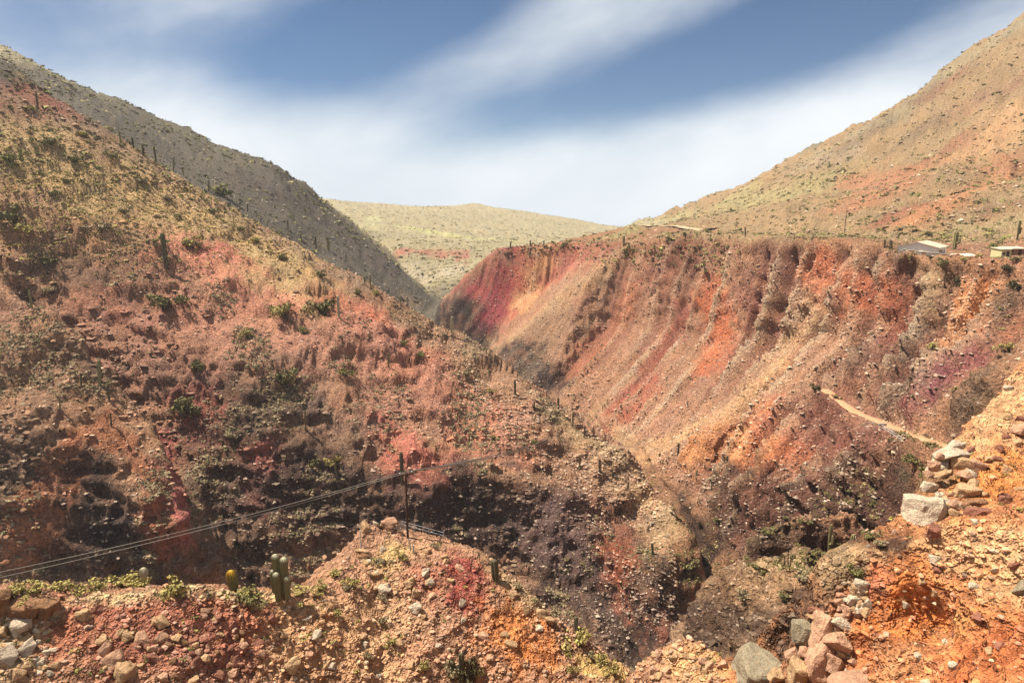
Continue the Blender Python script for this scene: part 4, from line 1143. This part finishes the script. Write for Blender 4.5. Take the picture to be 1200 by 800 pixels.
def hut(u, v, Yd, rz, sx, sy, h, wall, roofm, label, slope=.3, name="house"):
    b = np.array(P(u, v, Yd)); b[2] = ground(b[0], b[1]) - .1
    t = thing(name, b, rz, label, "house")
    q = [(-sx/2,-sy/2), (sx/2,-sy/2), (sx/2,sy/2), (-sx/2,sy/2)]
    vs = [(x, y, -.8) for x, y in q] + [(x, y, h + (slope if y > 0 else 0)) for x, y in q]
    mesh_obj("wall", vs, [(3,2,1,0), (0,1,5,4), (1,2,6,5), (2,3,7,6), (3,0,4,7), (4,5,6,7)], wall, t)
    o = .25
    q = [(-sx/2-o,-sy/2-o,h-.02+.03), (sx/2+o,-sy/2-o,h+.01), (sx/2+o,sy/2+o,h+slope+.04), (-sx/2-o,sy/2+o,h+slope+.04)]
    vv = q + [(x, y, z + .12) for x, y, z in q]
    mesh_obj("roof", vv, [(3,2,1,0), (4,5,6,7), (0,1,5,4), (1,2,6,5), (2,3,7,6), (3,0,4,7)], roofm, t)
    d = box("door", (sx * .15, -sy/2 - .03, .95), (.85, .07, 1.9), M_DARKDOOR, t)
    w_ = box("window", (-sx * .25, -sy/2 - .03, 1.3), (.7, .07, .6), M_DARKDOOR, t); box("pane", (-sx * .25, -sy/2 - .075, 1.3), (.56, .03, .46), M_GLASS, w_)
    return t
hut(1172, 303, 176, .25, 3.2, 3.0, 2.3, M_YELW, M_ROOF, "small pale yellow hut at the edge of the plateau")
hut(1186, 299, 190, -.1, 5.0, 4.0, 1.9, M_MUD, M_ROOF, "low mud-brick shed with pale roof behind the yellow hut")
# low stone wall of capped blocks in front of the white house
ws = thing("stone_wall", (0, 0, 0), 0, "low grey stone wall with pale caps in front of the white house", "wall")
wb = [np.array(P(u, 303, Yd)) for u, Yd in ((1052, 189), (1066, 187), (1080, 185), (1096, 183), (1114, 181))]
bi = 0
for a, b in zip(wb[:-1], wb[1:]):
    nseg = 3
    for i in range(nseg):
        q = a + (b - a) * (i + .5) / nseg; l = np.linalg.norm((b - a)[:2]) / nseg * .92; zz = ground(q[0], q[1])
        vv, ff = box_vf(0, 0, .35, l, .5, 1.1); o = mesh_obj("stone_block", vv, ff, rng.choice((M_GREY, M_MUD)), ws)
        o.location = (q[0], q[1], zz); o.rotation_euler = (0, 0, math.atan2(b[1] - a[1], b[0] - a[0]) + rng.uniform(-.05, .05))
        vv, ff = box_vf(0, 0, .97, l * 1.04, .62, .12); o2 = mesh_obj("cap_stone", vv, ff, M_ROOF, o)
ws.location = (0, 0, 0)
t = shrub(1165, 294, 14, 11, 'fresh', "bright green tree behind the yellow hut")

# ------------------------------------------------------------------ trail, road and yard
def ribbon(name, line, width, mat, label, lift=.12, n=60):
    pts_ = [np.array(q) for q in line]
    d = [0]
    for a, b in zip(pts_[:-1], pts_[1:]): d.append(d[-1] + float(np.linalg.norm(b[:2] - a[:2])))
    ss = np.linspace(0, d[-1], n); xs = np.interp(ss, d, [p[0] for p in pts_]); ys = np.interp(ss, d, [p[1] for p in pts_])
    k = np.ones(7) / 7; xs2 = np.convolve(np.pad(xs, 3, 'edge'), k, 'valid'); ys2 = np.convolve(np.pad(ys, 3, 'edge'), k, 'valid')
    tx, ty = np.gradient(xs2), np.gradient(ys2); l = np.hypot(tx, ty) + 1e-9; sx, sy = -ty / l, tx / l
    vs, fs = [], []; zc = np.array([max(ground(x + o * a, y + o * b) for o in (-width * .3, 0, width * .3)) for x, y, a, b in zip(xs2, ys2, sx, sy)])
    zc = np.convolve(np.pad(zc, 3, 'edge'), k, 'valid') + lift
    for i in range(n):
        w = width * (1 + .2 * math.sin(i * .9) * math.cos(i * .37))
        for o, dzz in ((-.8, -.25), (-.5, -.03), (-.2, .0), (.15, -.01), (.5, -.03), (.8, -.25)): vs.append((xs2[i] + sx[i] * o * w, ys2[i] + sy[i] * o * w, zc[i] + dzz))
    for i in range(n - 1):
        for k_ in range(5): a = i * 6 + k_; fs.append((a, a + 1, a + 7, a + 6))
    o = mesh_obj(name, vs, fs, mat, smooth=True); return tag(o, label, name, kind="structure")
ribbon("path", LINES['trail_line'][:5], 1.7, M_TRAIL, "pale dirt trail cut across the dark slope", .3)
ribbon("road", [P(752,263,480), P(775,265,488), P(800,267,478), P(840,272,445)], 7.0, M_ROADD, "pale dirt road on the far plateau", .5)
ribbon("yard", [P(1112,299,196), P(1130,298,197), P(1142,298,196)], 5.0, M_YARD, "pale bare yard beside the white house", .2, 14)

# broken white rail beside the trail
p = hit(1033, 503)[0]
t = thing("guard_rail", p, 0, "white broken metal rail just below the dirt trail", "rail")
m = np.linalg.norm(p) / F
a = np.array(hit(1058, 517)[0]) - p
for k_, (z0, z1) in enumerate(((.5, .35), (1.0, .85))):
    v_, f_ = tube_vf([(0, 0, z0), tuple(a * .5 + np.array([0, 0, (z0 + z1) / 2])), tuple(a + np.array([0, 0, z1]))], .045, 6); mesh_obj("rail", v_, f_, M_PAINT, t)
for q in (0, .5, 1): 
    v_, f_ = tube_vf([tuple(a * q + np.array([0, 0, -.4])), tuple(a * q + np.array([0, 0, 1.15]))], .07, 6); mesh_obj("post", v_, f_, M_PAINT, t)
vv, ff = box_vf(.2, 0, 1.1, 1.7, .12, .55); mesh_obj("panel", vv, ff, M_PAINT, t)

# ------------------------------------------------------------------ poles and wires
def pole(u, v, hpx, label, arm=True, Yfb=None, rad=.13):
    p, n = hit(u, v)
    if Yfb and abs(p[1] - Yfb) > 10: p = np.array(P(u, v, Yfb)); p[2] = min(p[2], ground(p[0], p[1]) + .1)
    m = np.linalg.norm(p) / F; h = hpx * m
    t = thing("utility_pole", p, math.radians(25), label, "pole")
    v_, f_ = tube_vf([(0, 0, -.5), (0, 0, h * .5), (0, 0, h)], [rad, rad * .9, rad * .72], 10); mesh_obj("post", v_, f_, M_WOOD, t)
    if arm:
        ar = box("crossarm", (0, -.12, h - .28), (1.3, .1, .12), M_WOOD, t)
        for x in (-.55, .55):
            v_, f_ = tube_vf([(x, -.12, h - .22), (x, -.12, h - .08), (x, -.12, h - .02)], [.045, .06, .02], 8); mesh_obj("insulator", v_, f_, M_PAINT, ar)
    return t, p, h
t, pp, ph = pole(478, 630, 79, "thin dark wooden utility pole on the stone-strewn ledge", True, 57, .12)
pole(990, 275, 25, "thin dark utility pole on the plateau before the right mountain", True, None, .16)
top = np.array(pp) + np.array([0, 0, ph - .05])
def wire(dx, dv, label):
    off = np.array([dx * math.cos(math.radians(25)), dx * math.sin(math.radians(25)) - .1, 0])
    a = top + off
    l = np.array(P(-140, 700 + dv, 38)); e, _ = hit(652, 508 + dv * .4); e = e + np.array([0, 0, -.3])
    pts_ = []
    for k_ in range(25):
        s = k_ / 24; q = l + (a - l) * s; q[2] -= 4 * .55 * s * (1 - s); pts_.append(tuple(q))
    t = thing("power_line", a, 0, label, "wire")
    v_, f_ = tube_vf([tuple(np.array(q) - a) for q in pts_], .028, 5); mesh_obj("span", v_, f_, M_WIRE, t)
    pts_ = []
    for k_ in range(33):
        s = k_ / 32; q = a + (e - a) * s; q[2] -= 4 * 1.2 * s * (1 - s); pts_.append(tuple(q - a))
    v_, f_ = tube_vf(pts_, .085, 5); mesh_obj("span", v_, f_, M_WIRE, t)
wire(-.55, -2, "upper thin power line strung from the wooden pole across the gorge")
wire(.55, 6, "lower thin power line strung from the wooden pole across the gorge")
# steps, small posts and a handrail on the ledge
st = thing("stone_steps", ledge_pt(428, 650, 52.5), 0, "short flight of rough stone steps on the ledge", "steps")
for k_ in range(5):
    o = inst("step", rock_mesh(k_, ('tan', 'crust', 'white')[k_ % 3]), st); o.location = (.15 * k_ - .2, -.42 * k_, -.24 * k_ + .38); o.scale = (1.3, .55, .3); o.rotation_euler = (0, 0, rng.uniform(-.15, .15))
for u, v, h, mt, lab in ((423, 646, 24, M_PAINT, "thin pale green post beside the stone steps"), (480, 645, 13, M_METAL, "short grey post below the utility pole"), (484, 648, 9, M_METAL, "shorter grey stake below the utility pole")):
    p = ledge_pt(u, v, 53); m = np.linalg.norm(p) / F; t = thing("post", p, 0, lab, "post")
    v_, f_ = tube_vf([(0, 0, -.3), (0, 0, h * m)], .05, 6); mesh_obj("shaft", v_, f_, mt, t)
    v_, f_ = tube_vf([(0, 0, h * m), (0, 0, h * m + .06)], .075, 6); mesh_obj("cap", v_, f_, M_METAL, t)
t = thing("handrail", ledge_pt(470, 617, 58), 0, "low grey pipe handrail along the back edge of the ledge", "rail")
a0 = np.array(t.location); a1 = ledge_pt(520, 631, 56.5)
for hh in (.3, .6):
    v_, f_ = tube_vf([(0, 0, hh), tuple(a1 - a0 + np.array([0, 0, hh]))], .02, 5); mesh_obj("rail", v_, f_, M_METAL, t)
for q in (0, .33, .66, 1):
    b = (a1 - a0) * q; v_, f_ = tube_vf([tuple(b + np.array([0, 0, -.4])), tuple(b + np.array([0, 0, .65]))], .025, 5); mesh_obj("post", v_, f_, M_METAL, t)

# ------------------------------------------------------------------ loose stones and ground cover nobody could count
def vertex_pick(weight, n, seed):
    rs = np.random.RandomState(seed); w = weight.ravel().astype(np.float64); c = np.cumsum(w); k = np.searchsorted(c, rs.rand(n) * c[-1])
    return np.clip(k, 0, PX.size - 1), rs
VIS = (EL >= ELM - .012)
def joined(name, V, Fc, Cc, mat, label, cat):
    V = V.astype(np.float32).reshape(-1, 3); nf = len(Fc)
    me = bpy.data.meshes.new(name); me.vertices.add(len(V)); me.vertices.foreach_set("co", V.ravel())
    k = Fc.shape[1]; me.loops.add(nf * k); me.loops.foreach_set("vertex_index", Fc.astype(np.int32).ravel())
    me.polygons.add(nf); me.polygons.foreach_set("loop_start", np.arange(0, nf * k, k, dtype=np.int32)); me.update(calc_edges=True)
    me.polygons.foreach_set("use_smooth", np.zeros(nf, bool))
    a = me.attributes.new("Col", 'FLOAT_COLOR', 'POINT'); a.data.foreach_set("color", np.concatenate([Cc.reshape(-1, 3), np.ones((len(V), 1))], 1).astype(np.float32).ravel())
    me.materials.append(mat); o = bpy.data.objects.new(name, me); C.objects.link(o); return tag(o, label, cat, kind="stuff")
OCT = np.array([(0,2,4),(2,1,4),(1,3,4),(3,0,4),(2,0,5),(1,2,5),(3,1,5),(0,3,5)])
GR = (1 + 5 ** .5) / 2
ICO_V = np.array([(-1,GR,0),(1,GR,0),(-1,-GR,0),(1,-GR,0),(0,-1,GR),(0,1,GR),(0,-1,-GR),(0,1,-GR),(GR,0,-1),(GR,0,1),(-GR,0,-1),(-GR,0,1)], np.float32) / math.hypot(1, GR)
ICO_F = np.array([(0,11,5),(0,5,1),(0,1,7),(0,7,10),(0,10,11),(1,5,9),(5,11,4),(11,10,2),(10,7,6),(7,1,8),(3,9,4),(3,4,2),(3,2,6),(3,6,8),(3,8,9),(4,9,5),(2,4,11),(6,2,10),(8,6,7),(9,8,1)])
def stones(name, weight, n, smin, smax, seed, label, tintk=1.35, power=3.0, grey=.45, sink=.1, ico=False, wide=1.0, gcol=(206, 184, 160)):
    k, rs = vertex_pick(weight, n, seed)
    unit = ICO_V if ico else np.array([(1,0,0),(-1,0,0),(0,1,0),(0,-1,0),(0,0,1),(0,0,-1)], np.float32); nv_ = len(unit); face = ICO_F if ico else OCT
    v = unit[None] * rs.uniform(.62 if ico else .55, 1.0, (n, nv_, 1)) + rs.normal(0, .10 if ico else .22, (n, nv_, 3))
    s = smin + (smax - smin) * rs.rand(n) ** power
    v = v * s[:, None, None] * np.stack([wide * rs.uniform(.8, 1.35, n), rs.uniform(.8, 1.35, n), rs.uniform(.45, .9, n)], 1)[:, None, :]
    a = rs.uniform(0, 6.28, n) if wide == 1 else rs.normal(0, .5, n); ca, sa = np.cos(a)[:, None], np.sin(a)[:, None]
    x, y = v[..., 0] * ca - v[..., 1] * sa, v[..., 0] * sa + v[..., 1] * ca; v = np.stack([x, y, v[..., 2]], 2)
    nn = np.stack([nx.ravel()[k], ny.ravel()[k], nz.ravel()[k]], 1); cc = np.stack([PX[k], PY[k], PZ[k]], 1)
    st_ = np.hypot(X, Y).ravel()[k]; jit = (st_ * .0012)[:, None] * rs.normal(0, 1, (n, 3)); jit[:, 2] = 0
    v = v + (cc + nn * (s * sink)[:, None] + jit * .5)[:, None, :]
    col = base[k] * tintk; g_ = lin(*gcol, .66) * rs.uniform(.55, 1.15, (n, 1)); mixv = np.clip(rs.normal(grey, .25, (n, 1)), 0, 1)
    col = (col * (1 - mixv) + g_ * mixv) * rs.uniform(.7, 1.25, (n, 1))
    Fc = (face[None] + (np.arange(n) * nv_)[:, None, None]).reshape(-1, 3)
    return joined(name, v, Fc, np.repeat(col[:, None, :], nv_, 1), M_STONES, label, "stones")
rn = np.hypot(X, Y)
flat = sstep(.40, .72, nz)
stones("gravel", VIS * (rn < 64) * (rn > 15) * (1 - .55 * (X > 12)), 24000, .04, .24, 1, "loose gravel and small stones on the near banks", 1.25, 2.6, .18, ico=True)
stones("rubble", VIS * (rn > 64) * (rn < 135) * (X > 0) * flat, 1300, .10, .45, 2, "rubble on the brown mounds of the side gorge", 1.3, 3, .25)
stones("scree", VIS * wall * (rn < 450) * (.3 + fl), 16000, .2, .7, 3, "pale scree stones on the red canyon wall", 1.6, 2.8, .6)
lm_w = VIS * reg_left * sstep(-.6, .5, fbm(X / 18, Y / 18, None, 3, 301))
crest = region('left_ridge', 6, 30)[0]
stones("scree", lm_w * (.25 + 1.6 * crest), 15000, .16, .75, 4, "stones littering the left mountainside", 1.55, 2.8, .45)
stones("scree", VIS * (rn > 150) * (rn < 420) * (X > 20) * (1 - wall) * (.04 + flat) * (1 - bench) * ((Z > -58) | (Y > 185)), 3000, .15, .8, 5, "stones on the spur and lower slopes of the side gorge", 1.35, 3.0, .4)
rocky = sstep(-.05, .35, fbm(X / 17, Y / 17, None, 3, 321))
stones("outcrops", VIS * reg_left * rocky * sstep(20, -25, Z), 1500, .35, 1.15, 7, "angular rocky knobs over the left mountainside", 1.05, 2.4, .35, .0, True, 1.3, (150, 130, 106))
stones("outcrops", VIS * m12 * (Y > 70), 160, .25, .8, 8, "dark rocky knobs on the mounds of the side gorge", .95, 2.2, .3, -.1, True, 1.3, (124, 104, 82))
stones("scree", VIS * (rn > 330) * (rn < 700) * (1 - wall), 9000, .4, 1.6, 6, "stones on the far mountainsides", 1.1, 3.0, .3)

def cover(name, weight, n, smin, smax, seed, rgbs, label, leaves=14, leaf=.55, power=2.0, dome=.8):
    k, rs = vertex_pick(weight, n, seed)
    s = smin + (smax - smin) * rs.rand(n) ** power
    d = rs.normal(0, 1, (n, leaves, 3)); d[..., 2] = np.abs(d[..., 2]); d /= np.linalg.norm(d, axis=2)[..., None]
    c = d * rs.uniform(.5, 1.0, (n, leaves, 1)); c[..., 2] *= dome
    a = rs.normal(0, 1, (n, leaves, 3)); a -= d * (a * d).sum(2)[..., None] * .6; a /= np.linalg.norm(a, axis=2)[..., None]
    b = np.cross(a, d + rs.normal(0, .4, d.shape)); b /= np.linalg.norm(b, axis=2)[..., None]
    q = leaf * rs.uniform(.6, 1.3, (n, leaves, 1))
    v = np.stack([c - a * q * .6 - b * q * .4, c + a * q * .7, c + b * q * .7 - a * q * .2], 2)
    st_ = np.stack([rs.uniform(.8, 1.5, n), rs.uniform(.8, 1.5, n), rs.uniform(.6, 1.0, n)], 1)
    v = v * (s[:, None] * st_)[:, None, None, :]
    nn = np.stack([nx.ravel()[k], ny.ravel()[k], nz.ravel()[k]], 1); cc = np.stack([PX[k], PY[k], PZ[k]], 1) - nn * (s * .1)[:, None]
    v = v + cc[:, None, None, :]
    pal = np.array([lin(*c_, .8) for c_ in rgbs]); col = pal[rs.randint(0, len(rgbs), n)] * rs.uniform(.7, 1.3, (n, 1))
    col = col[:, None, None, :] * rs.uniform(.75, 1.25, (n, leaves, 1, 1)) * np.ones((1, 1, 3, 1))
    m = n * leaves; return joined(name, v, np.arange(m * 3).reshape(-1, 3), col, M_COVER, label, "ground cover")
patch = sstep(.0, .5, fbm(X / 14, Y / 14, None, 3, 311))
cover("ground_cover", VIS * reg_left * patch * flat, 9500, .25, .95, 11, ((142,124,94), (132,114,88), (158,136,104), (126,114,80)), "grey-green cushion plants over the left mountainside")
cover("ground_cover", VIS * reg_left * sstep(-30, 10, Z) * flat, 5200, .3, .95, 12, ((166,150,84), (150,136,74), (178,156,100)), "yellow-green scrub on the upper left mountainside", 12)
cover("ground_cover", VIS * (rn > 62) * (rn < 420) * (X > 15) * patch * flat * (1 - .8 * wall), 5000, .2, .8, 13, ((118,104,64), (104,96,58), (140,124,80)), "dry scrub around the side gorge and the plateau rim", 12)
cover("ground_cover", VIS * (rn > 300) * (rn < 1300) * (Z > -30), 7000, .6, 2.1, 14, ((118,112,66), (104,98,62), (140,132,78)), "scattered scrub on the far hills and mountainsides", 7, .7)
cover("ground_cover", VIS * (rn > 560) * (rn < 1800) * (X < 260), 6000, .8, 2.6, 16, ((136,124,86), (152,140,94)), "scrub dotting the distant yellow hills", 5, .8)
cover("ground_cover", VIS * (rn < 64) * (rn > 20) * patch * flat, 900, .08, .26, 15, ((150,138,76), (128,118,70)), "dry grass tufts between the stones of the near banks", 12, .6)

# ------------------------------------------------------------------ the air between here and the far hills
hz = box("haze", (0, 1150, 20), (5400, 2600, 480), M_WIRE)
hm = bpy.data.materials.new("pale_air"); hm.use_nodes = True; hm.node_tree.nodes.clear()
ho = hm.node_tree.nodes.new("ShaderNodeOutputMaterial"); hv = hm.node_tree.nodes.new("ShaderNodeVolumePrincipled")
hv.inputs["Color"].default_value = (.86, .90, .95, 1); hv.inputs["Density"].default_value = .00008
hm.node_tree.links.new(hv.outputs[0], ho.inputs["Volume"])
hz.data.materials[0] = hm
tag(hz, "thin pale haze over the canyon", "haze", kind="stuff")
